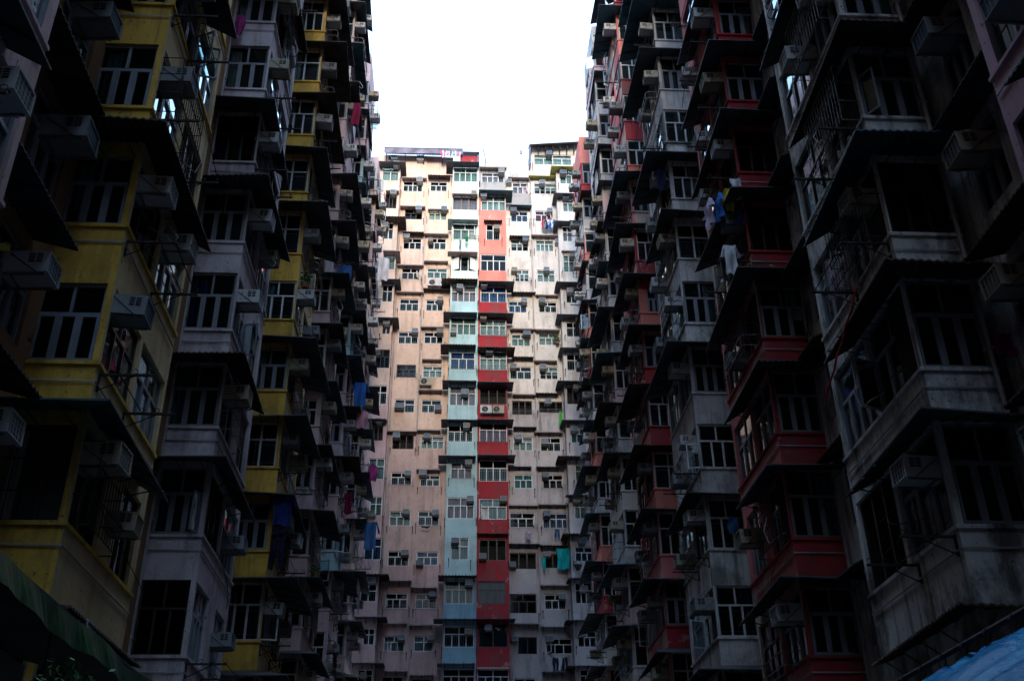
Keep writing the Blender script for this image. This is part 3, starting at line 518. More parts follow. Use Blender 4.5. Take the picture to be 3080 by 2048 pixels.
# roof: tin sheds, parapets
t = MB(); V = Vector
t.patch(V((-5.66, 63.2, 53.75)), V((.25, 63.2, 53.75)), V((-5.66, 61.9, 53.32)), V((.25, 61.9, 53.38)), 'sheet_lilac', n=118, amp=.02, waves=29)
t.patch(V((-5.66, 61.95, 53.30)), V((.25, 61.95, 53.35)), V((-5.66, 61.93, 52.80)), V((.25, 61.93, 52.92)), 'sheet_lilac', n=118, amp=.0, waves=0)
for i in range(5): t.tube([(-5.5 + i * 1.4, 62.84, 52.5), (-5.5 + i * 1.4, 61.97, 53.1)], .03, 'darkmetal', 4)
t.patch(V((.25, 63.2, 53.5)), V((1.5, 63.2, 53.5)), V((.25, 61.95, 53.15)), V((1.5, 61.95, 53.15)), 'sheet_lilac')
t.build('tin_roof', TB['l'])
t = MB(); t.wbox(.05, 1.35, 62.3, 62.6, 52.25, 53.0, 'redpaint'); t.wbox(1.35, 1.5, 62.2, 62.9, 52.05, 53.2, 'sheet_lilac'); t.build('roof_hut', TB['l'])
t = MB()
t.patch(V((5.3, 63.6, 54.95)), V((9.5, 63.6, 55.4)), V((5.3, 61.9, 54.0)), V((9.5, 61.9, 54.45)), 'sheet_lilac', n=8)
for i in range(8): t.box(Fr((0, 0, 0), (1, 0, 0), (0, -1, 0)), 5.45 + i * .55, 5.50 + i * .55, 53.8, 53.98 + i * .05, -62.82, -62.2, 'darkmetal')
t.wbox(5.30, 5.40, 62.1, 63.0, 52.3, 54.0, 'sheet_lilac'); t.poly([(5.3, 62.86, 54.3), (9.5, 62.86, 54.3), (9.5, 62.86, 54.97), (5.3, 62.86, 54.52)], 'slab'); t.build('tin_roof', TB['r'])
# antennas and vine
a = MB(); a.tube([(2.04, 64, 51.9), (2.04, 64, 53.6), (1.98, 64, 54.4), (1.80, 64, 55.2)], .035, 'darkmetal'); a.tube([(1.6, 64, 54.0), (2.4, 64, 54.1)], .015, 'darkmetal', 4); a.tube([(1.7, 64, 53.8), (2.3, 64, 53.8)], .015, 'darkmetal', 4)
tag(a.build('antenna'), 'bent dark antenna mast above the red bay column roof', 'antenna')
a = MB(); a.tube([(4.81, 64, 52.), (4.80, 64, 55.0)], .018, 'railmetal'); a.wbox(4.72, 4.88, 63.95, 64.05, 54.75, 55.1, 'railmetal'); tag(a.build('lamp_mast'), 'thin pole with a small lamp head on the roof', 'mast')
vt = thing('climbing_vine', (9.5, 62.2, 50), 'dry reddish vine climbing beside the rooftop room at right', 'plant')
s = MB(); l = MB()
for k in range(4):
    pts = [(9.35 + random.uniform(-.15, .35), 62 + random.uniform(-.1, .2), 49.5 + i * .8) for i in range(7)]; s.tube(pts, .03, 'vinebrown', 4) if 'vinebrown' in M else None
M['vinebrown'] = plain('dry_vine', (.16, .06, .05), .9, var=.4)
for k in range(4):
    pts = [(9.35 + random.uniform(-.15, .35), 62 + random.uniform(-.1, .2), 49.5 + i * .8) for i in range(7)]; s.tube(pts, .03, 'vinebrown', 4)
for k in range(350):
    c = Vector((9.45 + random.gauss(0, .22), 62 + random.gauss(0, .15), random.uniform(49.6, 54.6))); d = Vector((random.gauss(0, 1), random.gauss(0, 1), random.gauss(0, 1))).normalized(); e = d.cross(Vector((.3, .5, .8))).normalized()
    l.poly([c, c + d * .07 + e * .04, c + d * .14, c + d * .07 - e * .04], 'vinebrown')
s.build('stem', vt); l.build('foliage', vt)

# laundry and odds on the far facade
X1 = (1, 0, 0)
GROUPL = 'laundry hung out of the windows'
roofc = ['hotpink', 'white', 'hotpink', 'white', 'lilac', 'white', 'grey', 'white', 'teal', 'white', 'pink', 'pink', 'white']
mb = MB(); mb.tube([(-1.4, 61.85, 53.08), (.1, 61.85, 53.12)], .012, 'railmetal', 4); tag(mb.build('clothes_line'), 'clothes line of small bright garments under the rooftop tin shed', 'clothes line')
for i, c in enumerate(roofc):
    garment((-1.36 + i * .115, 61.85 + random.uniform(-.03, .03), 53.06), X1, 'cloth', .10, random.uniform(.35, .75), 'cl_' + c, f'{c.replace("hotpink", "hot pink")} garment on the rooftop line, {ORD[i + 1]} from the left', GROUPL)
mb = MB(); mb.tube([(3.5, 62.3, 47.25), (7.1, 62.3, 47.25)], .018, 'darkmetal', 4); tag(mb.build('clothes_pole'), 'dark clothes pole spanning the white walls near the top', 'clothes pole')
for i, (c, k, w, h) in enumerate((('red', 'cloth', .16, .75), ('grey', 'shirt', .3, .75), ('navy', 'shirt', .34, .8), ('white', 'cloth', .16, .45), ('blue', 'cloth', .26, .75), ('white', 'cloth', .14, .7), ('denim', 'shirt', .3, .6))):
    garment((6.18 + i * .13, 62.27 - .03 * (i % 2), 47.2), X1, k, w, h, 'cl_' + c, f'{c} garment on the pole under the open red-curtained window, {ORD[i + 1]} from left', GROUPL)
garment((6.5, 62.5, 23.65), X1, 'trousers', .5, .55, 'cl_denim', 'blue jeans folded over a rail on the lower white wall', GROUPL)
garment((4.7, 62.5, 23.5), X1, 'shirt', .42, .5, 'cl_lilac', 'lilac cloth hanging from the rail beside the red bays', GROUPL)
garment((6.8, 62.3, 22.35), X1, 'cloth', .75, 1.3, 'cl_tealsheet' if 'cl_tealsheet' in M else 'cl_teal', 'shiny teal plastic sheet hung over a dark balcony opening', GROUPL, 'plastic sheet', 'plastic_sheet')
garment((5.62, 62.5, 21.9), X1, 'cloth', .18, .9, 'cl_teal', 'narrow teal plastic strip hanging left of the large teal sheet', GROUPL, 'plastic sheet', 'plastic_sheet')
garment((6.95, 62.4, 31.75), X1, 'cloth', .15, 1.0, 'cl_green', 'bright green cloth hanging from a rail on the white wall', GROUPL)
for i in range(5):
    garment((6.05 + i * .18, 62.4, 15.8 - .05 * (i % 2)), X1, 'cloth', .13, random.uniform(.6, .8), 'cl_navy' if i != 2 else 'cl_white', f'{"dark" if i != 2 else "pale"} sock-like garment low on the white wall, {ORD[i + 1]} from left', GROUPL)
garment((.15, 61.35, 44.6), X1, 'cloth', .14, .8, 'cl_grey', 'thin grey cloth on the rack under the mint bay window', GROUPL)
garment((.62, 61.35, 44.9), X1, 'shirt', .3, .45, 'cl_darkgreen' if 'cl_darkgreen' in M else 'cur_e', 'dark green cloth on the rack under the mint bay window', GROUPL)
garment((-1.7, 62.5, 23.78), X1, 'cloth', .5, .12, 'cl_navy', 'dark rag left on the sill rail of the pink wall', GROUPL)
garment((8.75, 61.0, 20.9), X1, 'shirt', .55, .8, 'cl_pink', 'pale pink striped shirt hanging at the far right corner', GROUPL)
condenser((-1.68, 62.95, 41.75), 0, 'white outdoor condenser under the peach wall window, left of a pair')
condenser((-.85, 62.95, 41.75), 0, 'white outdoor condenser under the peach wall window, right of a pair')
condenser((-2.0, 62.95, 33.9), 0, 'yellowed outdoor condenser with a dark fan on the peach wall', case='accream')
condenser((2.05, 62., 31.45), 0, 'white outdoor condenser on the red parapet, left of a pair')
condenser((2.80, 62., 31.45), 0, 'beige outdoor condenser on the red parapet, right of a pair', case='accream')
plant((6.95, 62.5, 36.9), .7, 'leafy green potted plant outside a white-curtained window on the white wall', n=200, spread=.35)
bk = thing('wicker_basket', (7.6, 61.6, 20.9), 'dark round basket hanging on the white bay at the right corner', 'basket')
m_ = MB()
for j in range(5):
    for k in range(14):
        an, bn = 2 * math.pi * k / 14, 2 * math.pi * (k + 1) / 14; r0, r1 = .26 * math.sin(.3 + j * .25), .26 * math.sin(.3 + (j + 1) * .25)
        p = lambda an, r, z: (7.6 + r * math.cos(an), 61.6 + r * .8 * math.sin(an), z)
        m_.poly([p(an, r0, 20.75 + j * .07), p(bn, r0, 20.75 + j * .07), p(bn, r1, 20.82 + j * .07), p(an, r1, 20.82 + j * .07)], 'darkmetal')
m_.build('bowl', bk); m_ = MB(); m_.tube([(7.36, 61.6, 21.08), (7.45, 61.6, 21.3), (7.6, 61.6, 21.38), (7.75, 61.6, 21.3), (7.84, 61.6, 21.08)], .015, 'darkmetal', 4); m_.build('handle', bk)
# ---------------------------------------------------------------- the two long side facades
LB = thing('tenement_building', (-8., 20., 0), 'tall dark tenement on the left with mustard yellow and pale pink bay columns', 'building', 'tenement blocks round the courtyard')
RB = thing('tenement_building', (10., 20., 0), 'tall dark tenement on the right with dirty white and red bay columns', 'building', 'tenement blocks round the courtyard')
ROOF = 48.; PR = 1.25; LEN = 3.7; ST = 2.62
# side, corner X, corner Y, sill phase, visible z range, paint list, name, detail
COLS = [
    (-1, -5.6, 7.0, 12.1, 7, 13, ['mauve'], 'pinkish bay in the top left corner', 2),
    (-1, -5.6, 14.8, 12.12, 4, 20, ['yellow'], 'nearest yellow bay', 2),
    (-1, -5.53, 22.65, 17.26, 5, 28, ['palepink'], 'nearest pale bay on the left', 2),
    (-1, -5.36, 30.1, 19.37, 6, 36, ['yellow'], 'second yellow bay', 1),
    (-1, -5.30, 37.8, 19.1, 8, 46, ['mauve', 'mauve', 'mauve', 'palepink'], 'pink bay behind the yellow ones', 1),
    (-1, -5.25, 45.5, 19.2, 9, 48, ['mauve', 'palepink', 'mauve', 'bluepaint'], 'second pink bay on the left', 1),
    (-1, -5.20, 53.2, 19.0, 11, 48, ['mauve', 'peach', 'mauve'], 'last pink bay on the left', 1),
    (1, 7.43, 6.9, 14.6, 7, 13, ['lilacpeel'], 'pink bay in the top right corner', 2),
    (1, 7.43, 14.4, 12.05, 6.75, 20, ['dirtywhite'], 'nearest dirty white bay', 2),
    (1, 7.70, 22.5, 17.25, 5, 28, ['redpaint', 'redpeel', 'redpaint'], 'nearest red bay', 2),
    (1, 7.70, 30.1, 19.52, 6, 37, ['greywhite', 'dirtywhite', 'greywhite'], 'second white bay on the right', 1),
    (1, 7.70, 37.4, 19.1, 8, 47, ['coral', 'redpaint', 'pinkred', 'coral', 'redpaint', 'redpeel'], 'second red bay', 1),
    (1, 7.70, 44.8, 19.3, 9, 46.3, ['offwhite', 'greywhite', 'mauve', 'greywhite'], 'third white bay on the right', 1),
    (1, 7.70, 52.3, 19.2, 11, 46, ['coral', 'greywhite', 'coral', 'offwhite', 'redpaint'], 'last red bay on the right', 1),
]
AWM = ['sheet_dark', 'sheet_dark', 'sheet_dark', 'sheet_rust', 'sheet_teal', 'sheet_dark']
NAWN = {-1: 0, 1: 0}
COURT = {(-1, 14.8): 'yellow_lit', (-1, 30.1): 'yellow_lit', (1, 22.5): 'pinkred', (1, 37.4): 'pinkred'}
M['yellow_lit'] = stucco('mustard_paint_lit', (.66, .49, .27), stain=(.13, .09, .04), sa=.75, rust=.2)  # mustard lightened for court faces, the light they catch painted in
LOW = {(1, 14.4): (6.8,), (-1, 14.8): (6.9,)}
BARE = {(-1, 14.8): (17.36,), (-1, 22.65): (25.1, 17.26), (-1, 30.1): (21.99,), (1, 30.1): (22.2,)}
TOP = {(-1, 45.5): 46.6, (-1, 53.2): 45.2, (1, 52.3): 46.6, (1, 44.8): 48.7}
def bay(side, X, Y0, base, zlo, zhi, paints, cname, det):
    ROOF = TOP.get((side, Y0), 48. if side < 0 else 53.)
    B = LB if side < 0 else RB
    if side < 0: ff = Fr((X - PR, Y0, 0), (1, 0, 0), (0, -1, 0)); fc = Fr((X, Y0, 0), (0, 1, 0), (1, 0, 0)); cu = lambda y: y
    else: ff = Fr((X, Y0, 0), (1, 0, 0), (0, -1, 0)); fc = Fr((X, Y0 + LEN, 0), (0, -1, 0), (-1, 0, 0)); cu = lambda y: LEN - y
    k0 = math.floor((3.2 - base) / ST); sills = [base + ST * k for k in range(k0, 40) if 3.2 < base + ST * k < ROOF - 1.6]
    mb = MB(); rnd = random.Random(int(Y0 * 10) + side)
    hf, hc, plan = [], [], []
    for i, z in enumerate(sills):
        vis = zlo - 2.5 < z < zhi + 1.2
        h = rnd.choice([1.5, 1.5, 1.45, 1.55]) if (side < 0 and Y0 < 20) else rnd.choice([1.5, 1.6, 1.66, 1.68])
        small = rnd.random() < .12 and det == 1
        fw = (.10, PR - .10) if side < 0 else (.10, PR - .06)
        if small: fw = (.35, PR - .15); h = 1.15
        full = rnd.random() < .75
        if not small and not (side < 0 and Y0 < 20) and rnd.random() < .7: fw = (.035, PR - .035)
        cw = [(.12, 1.78), (1.92, LEN - .14)] if full else [(.12, 1.5), (2.3, LEN - .3)]
        if not vis: continue
        hf.append((fw[0], fw[1], z, z + h))
        for a, b in cw:
            a, b = sorted((cu(a), cu(b))); hc.append((a, b, z, z + h))
        plan.append((i, z, h, fw, cw))
    pal = lambda v: paints[int((v - base + .9 + ST * 100) // ST) % len(paints)]
    wall(mb, ff, 0, PR, 2.6, ROOF, hf, pal); wall(mb, fc, 0, LEN, 2.6, ROOF, hc, (lambda v: COURT[(side, Y0)]) if (side, Y0) in COURT else pal)
    xb = X + side * (PR + .2)
    mb.poly([(X, Y0 + LEN, 2.6), (xb, Y0 + LEN, 2.6), (xb, Y0 + LEN, ROOF), (X, Y0 + LEN, ROOF)], paints[0])
    for z, dd in ((2.6, 1), (ROOF, 0)): mb.poly([(X, Y0, z), (xb, Y0, z), (xb, Y0 + LEN, z), (X, Y0 + LEN, z)], paints[0] if dd else 'darkcore')
    # sills and, close by, the thin pipe running round each parapet
    for (i, z, h, fw, cw) in plan:
        mb.box(ff, -.002, PR + (.05 if side < 0 else -.002), z - .07, z - .005, -.02, .05, pal(z - .3)) if side < 0 else mb.box(ff, -.05, PR, z - .07, z - .005, -.02, .05, pal(z - .3))
        mb.box(fc, 0 if side < 0 else 0, LEN, z - .068, z - .007, -.02, .048, pal(z - .3))
        if det == 2:
            q = z - .36
            if side < 0: mb.tube([ff(.02, q, .03), ff(PR + .03, q, .03), fc(LEN - .05, q, .03)], .017, 'pipe', 5)
            else: mb.tube([ff(PR, q, .03), ff(-.03, q, .03), fc(.05, q, .03)], .017, 'pipe', 5)
    mb.build('bay', B)
    rows = [p for p in plan if zlo <= p[1] <= zhi]
    for (i, z, h, fw, cw) in plan:
        near = det == 2
        cur = rnd.choice(['n', 'w', 'g', 'w', 'p', 'n', 'b', 't', 'e', 'y', 'g', 'b'])
        random.seed(int(z * 100) + int(Y0))
        style = rnd.choice(['T2', 'T3', 'G', 'T3']) if not near else rnd.choice(['G', 'G', 'T3', 'G', 'K', 'V', 'O', 'G'])
        window(B, ff, fw[0], fw[1], z, z + h, style, cur, near)
        for j, (a, b) in enumerate(cw):
            a, b = sorted((cu(a), cu(b)))
            st = rnd.choice(['T4', 'G', 'T4', 'T3', 'O', 'K', 'V'])
            window(B, fc, a, b, z, z + h, st, rnd.choice(['n', 'w', 'g', 'n', 'p', 'w']), near, name='casement_window')
        # L-shaped awning over the storey below the sill: attached above the next window head
        low = any(abs(z - q) < .5 for q in LOW.get((side, Y0), ()))
        if low or not any(abs(z - q) < .5 for q in BARE.get((side, Y0), ())) and rnd.random() < (.88 if det == 1 else .95):
            mt = rnd.choice(AWM); of = rnd.uniform(.6, 1.0); oc = rnd.uniform(.6, 1.0) if det == 1 else rnd.uniform(.38, .6)
            zi = z - .86 + rnd.uniform(-.05, .06); zo = zi - of * rnd.uniform(.26, .40)
            if Y0 > 44: oc *= max(.22, min(1, 1 - (z - 28) / 15))
            if 37.6 < Y0 < 38 and z > 33: oc = min(oc, .55)
            if det == 2: of = rnd.uniform(.85, 1.05); oc += .12; zo = zi - of * .33
            if low: of = oc = .5; zi = z - 1.2; zo = zi - .12; mt = 'sheet_rust'
            a = MB(); V = Vector; sx = -side
            cor = mt in ('sheet_rust',) or rnd.random() < .25 or low
            W1, W2 = PR + oc, LEN + of
            c1 = dict(n=int(W1 / .035), amp=.016, waves=round(W1 / .14)) if cor and near else dict(n=1)
            c2 = dict(n=int(W2 / .035), amp=.016, waves=round(W2 / .14)) if cor and near else dict(n=1)
            P0 = V((X - sx * (PR - .01), Y0 - .004, zi)); P1 = V((X + sx * .004, Y0 - .004, zi)); Q0 = V((X - sx * (PR - .01), Y0 - of, zo)); Q1 = V((X + sx * oc, Y0 - of, zo))
            Q0.z += rnd.uniform(-.07, .07); Q1.z += rnd.uniform(-.06, .06); Q0.y += rnd.uniform(-.08, .08)
            if side < 0: a.patch(P0, P1, Q0, Q1, mt, **c1)
            else: a.patch(P1, P0, Q1, Q0, mt, **c1)
            far = LEN - (rnd.uniform(0, 1.2) if det == 1 else rnd.uniform(.3, 1.5))
            P2 = V((X + sx * .004, Y0 + far, zi)); Q2 = V((X + sx * (oc + rnd.uniform(-.12, .08)), Y0 + far, zo + rnd.uniform(-.1, .1)))
            if side < 0: a.patch(P1, P2, Q1, Q2, mt, **c2)
            else: a.patch(P2, P1, Q2, Q1, mt, **c2)
            # battens under the sheet and wall brackets
            for k in range(1, 5):
                y = Y0 - .1 + (far - .1) * k / 4.5
                a.tube([(X + sx * .01, y, zi - .05), (X + sx * (oc - .03), y, zo - .045)], .018, 'darkmetal', 4)
                a.tube([(X + sx * .01, y, zi - .42), (X + sx * oc * .7, y, zi - .1 - (zi - zo) * .7)], .013, 'darkmetal', 4)
            for k in range(3):
                x = X - sx * (PR - .1) * (1 - k / 2.2)
                a.tube([(x, Y0 - .01, zi - .05), (x, Y0 - of + .03, zo - .045)], .018, 'darkmetal', 4); a.tube([(x, Y0 - .01, zi - .36), (x, Y0 - of * .75, zo - .02)], .013, 'darkmetal', 4)
            a.build('awning', B)
    n = 0
    rz = math.pi / 2 if side < 0 else -math.pi / 2
    for r, (i, z, h, fw, cw) in enumerate(rows):
        bare_top = side > 0 and Y0 > 44 and Y0 < 46 and z > 41
        if rnd.random() < .80 and not bare_top:
            n += 1; y = Y0 + rnd.uniform(.32, .5); zz = z + rnd.uniform(.95, 1.15)
            place_ac((X, y, zz), rz, f'on corner of {cname}, {ORD[r + 1]} row up', sc=(1.0, .96, 1.02))
        if (rnd.random() < .5 and det == 1 or rnd.random() < .35) and not bare_top:
            y = Y0 + rnd.uniform(1.7, 2.6)
            place_ac((X, y, z + rnd.uniform(.1, 1.1)), rz, f'midway along {cname}, {ORD[r + 1]} row up', sc=(.98, .94, 1.0))
        # racks
        if bare_top: continue
        if rnd.random() < (.55 if det == 2 else .35):
            arms = []; sx = -side; q = z - rnd.uniform(.1, .25); ya, yb = Y0 + .15, Y0 + rnd.uniform(1.3, 2.2)
            for y in (ya, yb):
                mb = MB(); arms.append(mb)
                mb.wbox(X + min(0, sx * .03), X + max(0, sx * .03), y - .02, y + .02, q - .3, q + .02, 'darkmetal')
                mb.wbox(X + min(sx * .03, sx * .85), X + max(sx * .03, sx * .85), y - .02, y + .02, q - .02, q + .015, 'darkmetal')
                mb.tube([(X + sx * .02, y, q - .28), (X + sx * .55, y, q - .02)], .012, 'darkmetal', 4)
                for k in range(3):
                    x = X + sx * (.3 + .25 * k); mb.tube([(x + .045 * math.cos(t), y, q + .06 + .045 * math.sin(t)) for t in [j * .9 - 1.2 for j in range(6)]], .008, 'darkmetal', 4)
            rk = thing('drying_rack', (X, (ya + yb) / 2, q), f'black drying rack on {cname}, {ORD[r + 1]} row up', 'drying rack', 'drying racks on the side walls')
            for mb in arms: mb.build('arm', rk)
            for k in range(rnd.choice([1, 2, 3])):
                p = MB(); x = X + sx * (.3 + .25 * k); p.tube([(x, ya - .1, q + .03), (x, yb + .1, q + .03)], .011, rnd.choice(['railmetal', 'darkmetal']), 4)
                p.build('pole', rk)
        elif rnd.random() < .4:
            # curved tubular flower rail
            mb = MB(); sx = -side; q = z - .1; ya, yb = Y0 + .1 + rnd.uniform(0, .8), Y0 + 1.9 + rnd.uniform(0, .8)
            for hh in (0, .3):
                mb.tube([(X, ya, q + hh), (X + sx * .4, ya, q + hh), (X + sx * .48, ya + .08, q + hh), (X + sx * .48, yb - .08, q + hh), (X + sx * .4, yb, q + hh), (X, yb, q + hh)], .016, 'railmetal', 5)
            for k in range(5):
                y = ya + .1 + (yb - ya - .2) * k / 4; mb.tube([(X + sx * .48, y, q), (X + sx * .48, y, q + .3)], .009, 'railmetal', 4)
            mb.build('window_rail', B)
    # drain pipe up the inner corner, and slack cables along the side
    mb = MB(); px = X + side * (PR - .08); mb.tube([(px, Y0 - .06, 2.7), (px, Y0 - .06, ROOF)], .045, 'pipe')
    for q in sills: mb.wbox(px - .07, px + .07, Y0 - .1, Y0 - .003, q + .3, q + .36, 'pipe')
    mb.build('drain_pipe', B)
    for (i, z, h, fw, cw) in rows:
        if rnd.random() < .6:
            mb = MB(); sx = -side; y0 = Y0 + rnd.uniform(0, .8); y1 = Y0 + rnd.uniform(1.8, LEN + 2.5); za = z + rnd.uniform(-.3, 1.8); zb = za + rnd.uniform(-1.4, .6); sag = rnd.uniform(.1, .5)
            mb.tube([(X + sx * (.06 + .2 * math.sin(t / 8 * 3.14)), y0 + (y1 - y0) * t / 8, za + (zb - za) * t / 8 - sag * math.sin(t / 8 * 3.14)) for t in range(9)], .009, 'darkmetal', 4)
            mb.build('cable', B)
    for (i, z, h, fw, cw) in rows:
        if rnd.random() < (.22 if det == 2 else .18):
            mb = MB(); sx = -side; a, b = Y0 + cw[0][0] - .04, Y0 + cw[0][1] + .04; o = rnd.uniform(.28, .42); mt = rnd.choice(['railmetal', 'darkmetal'])
            for q in (z - .02, z + .45, z + .9, z + 1.3): mb.tube([(X, a, q), (X + sx * o, a, q), (X + sx * o, b, q), (X, b, q)], .012, mt, 4)
            n = int((b - a) / .13)
            for k in range(n + 1): mb.tube([(X + sx * o, a + (b - a) * k / n, z - .02), (X + sx * o, a + (b - a) * k / n, z + 1.3)], .008, mt, 4)
            mb.build('window_cage', B)
    # hoses
    for (i, z, h, fw, cw) in rows:
        if rnd.random() < .45:
            mb = MB(); sx = -side; y = Y0 + rnd.uniform(.4, 2.2); x = X + sx * .5; L = rnd.uniform(.4, 1.1)
            mb.tube([(x - sx * .2, y, z + .9), (x, y - .03, z + .9 - L * .7), (x - sx * .06, y - .12, z + .85 - L), (x - sx * .2, y - .2, z + .95 - L), (X + sx * .03, y - .2, z + 1.1 - L)], .012, 'pipe', 5)
            mb.build('drain_hose', B)
for c in COLS: bay(*c)
# recessed walls behind the bays and the bulk of the two buildings
for side, B in ((-1, LB), (1, RB)):
    for part in (0,):
        ROOF = 45.2 if side < 0 else 46.6; mb = MB(); Xr = {-1: -5.45 - PR, 1: 7.62 + PR}[side]
        if side < 0: fr = Fr((Xr, 0, 0), (0, 1, 0), (1, 0, 0)); U = lambda y: y
        else: fr = Fr((Xr, 0, 0), (0, -1, 0), (-1, 0, 0)); U = lambda y: -y
        gaps = [(10.75, 14.75), (18.6, 22.5), (26.4, 30.), (34, 37.6)] if side < 0 else [(10.7, 14.3), (18.2, 22.4), (26.3, 30.), (33.9, 37.3)]
        holes = []; wins = []
        base = 12.12 if side < 0 else 12.05
        for gi, (a, b) in enumerate(gaps):
            for k in range(-4, 12):
                z = base + ST * k
                if z < (a * .2 + 1) or z > b * 1.1 + 2 or gi > 1: continue
                for (p, q) in (((a + .3, a + 1.8), (a + 2.2, b - .35)) if gi == 0 else ((a + .5, b - .5),)):
                    u0, u1 = sorted((U(p), U(q))); holes.append((u0, u1, z, z + 1.45)); wins.append((u0, u1, z, gi))
        u0, u1 = sorted((U(-29.9), U(57.2)))
        wall(mb, fr, u0, u1, 0, ROOF, holes, ('brownwall' if side < 0 else 'dirtywhite'))
        xo = Xr + side * 10
        mb.poly([(Xr, 57.2, 0), (xo, 57.2, 0), (xo, 57.2, ROOF), (Xr, 57.2, ROOF)], 'darkcore'); mb.poly([(Xr, -29.9, 0), (xo, -29.9, 0), (xo, -29.9, ROOF), (Xr, -29.9, ROOF)], 'darkcore')
        mb.poly([(xo, -29.9, 0), (xo, 57.2, 0), (xo, 57.2, ROOF), (xo, -29.9, ROOF)], 'darkcore'); mb.poly([(Xr, -29.9, ROOF), (Xr, 57.2, ROOF), (xo, 57.2, ROOF), (xo, -29.9, ROOF)], 'darkcore')
        mb.build('wall', B)
        for (a, b, z, gi) in wins:
            window(B, fr, a, b, z, z + 1.45, 'G', random.choice(['n', 'g', 'w', 't']), gi == 0, name='recess_window')
        wn = 'left' if side < 0 else 'right'
        rz = math.pi / 2 if side < 0 else -math.pi / 2
        for k in range(-2, 3):
            z = base + ST * k
            y = {-1: 13.7, 1: 13.3}[side]
            place_ac((Xr, y, z + .95), rz, f'on recessed {wn} wall before the nearest bay, {ORD[k + 3]} row up', sc=(1.15, 1.15, 1.15))
            a = MB(); mt = random.choice(['sheet_dark', 'sheet_rust']); V = Vector; sx = -side; zi = z + 1.75; y0, y1 = {-1: (10.9, 14.0), 1: (10.8, 13.6)}[side]
            if side < 0: a.patch(V((Xr + .004, y0, zi)), V((Xr + .004, y1, zi)), V((Xr + .75, y0, zi - .2)), V((Xr + .75, y1, zi - .2)), mt, n=88, amp=.016, waves=22)
            else: a.patch(V((Xr - .004, y1, zi)), V((Xr - .004, y0, zi)), V((Xr - .75, y1, zi - .2)), V((Xr - .75, y0, zi - .2)), mt, n=88, amp=.016, waves=22)
            for j in range(5): a.tube([(Xr + sx * .01, y0 + .2 + j * .65, zi - .05), (Xr + sx * .72, y0 + .2 + j * .65, zi - .24)], .018, 'darkmetal', 4)
            a.build('awning', B)
for k in range(-3, 7):
    z = 12.05 + ST * k; a = MB(); V = Vector; zi = z + random.uniform(1.5, 1.9); y0, y1 = 20.3 + random.uniform(-.3, .3), 22.35
    mt = random.choice(['sheet_dark', 'sheet_rust', 'sheet_teal']); o = random.uniform(.5, .8)
    a.patch(V((8.866, y1, zi)), V((8.866, y0, zi)), V((8.87 - o, y1, zi - .25)), V((8.87 - o, y0, zi - .3)), mt, n=40, amp=.014, waves=14)
    for j in range(3): a.tube([(8.86, y0 + .3 + j * .65, zi - .06), (8.9 - o, y0 + .3 + j * .65, zi - .3)], .018, 'darkmetal', 4)
    a.build('awning', RB)
# unseen block behind the photographer, added and sized to shade the court
SHADE_BLOCK = thing('tenement_building', (1., -30., 0), 'plain grey unseen tenement behind the photographer, added to shade the courtyard', 'building', 'tenement blocks round the courtyard')
mb = MB(); mb.wbox(-17, 19, -45, -30, 0, 41., 'darkcore'); mb.build('wall', SHADE_BLOCK)
# ---------------------------------------------------------------- ground
M['paving'] = plain('stained_paving', (.10, .098, .095), .9, var=.4, scale=.8)
g = MB(); g.poly([(-400, -400, 0), (400, -400, 0), (400, 400, 0), (-400, 400, 0)], 'paving'); tag(g.build('ground'), 'stained courtyard paving', 'ground', kind='structure')

# ---------------------------------------------------------------- things close to the camera
M['tarp'] = None
m, nt, b = new_mat('blue_tarpaulin'); geo = nt.nodes.new('ShaderNodeNewGeometry')
c_ = mix(nt, ramp(nt, noise(nt, geo.outputs['Position'], (1, 1, .4), 2.2, 6), .35, .7), (.002, .10, .27), (.004, .24, .50))
nt.links.new(c_, b.inputs['Base Color']); b.inputs['Roughness'].default_value = .24; b.inputs['Specular IOR Level'].default_value = .10
bp = nt.nodes.new('ShaderNodeBump'); bp.inputs['Strength'].default_value = .5; bp.inputs['Distance'].default_value = .04; nt.links.new(noise(nt, geo.outputs['Position'], (1, 1, 1), 9, 6), bp.inputs['Height']); nt.links.new(bp.outputs['Normal'], b.inputs['Normal'])
M['tarp'] = m
tp = thing('tarpaulin', (4.9, 9.5, 0), 'shiny blue tarpaulin gathered with ties along its dark upper edge, bottom right', 'tarpaulin')
mb = MB(); k = mb.mi('tarp'); nu, nv = 160, 40
for j in range(nv + 1):
    t = j / nv
    for i in range(nu + 1):
        s = i / nu; y = 5.0 + 6.8 * s
        fold = (.5 + .5 * math.cos(s * 2 * math.pi * 13)) ; big = math.sin(s * 9 + 1.3 + t * 1.2) * .5 + math.sin(s * 21 - t * 2) * .25 + .18 * math.sin(s * 47 + t * 9) * math.sin(s * 13 - t * 6)
        x = 5.02 - 2.4 * t - .25 * math.sin(t * 2.6) + big * .42 * (t ** .7) + .13 * fold * (1 - t) ** 1.3 + .06 * math.sin(s * 95 + 4 * math.sin(t * 5)) * (1 - .6 * t)
        z = 3.98 - .10 * (1 - fold) * (1 - t) ** 3 - 1.75 * t + .10 * big * t + .05 * math.sin(s * 40 + t * 8) * t * (1 - t)
        mb.v.append((x, y, z))
for j in range(nv):
    for i in range(nu):
        a = j * (nu + 1) + i; mb.f.append((a, a + 1, a + nu + 2, a + nu + 1)); mb.m.append(k)
mb.build('sheet', tp, smooth=True)
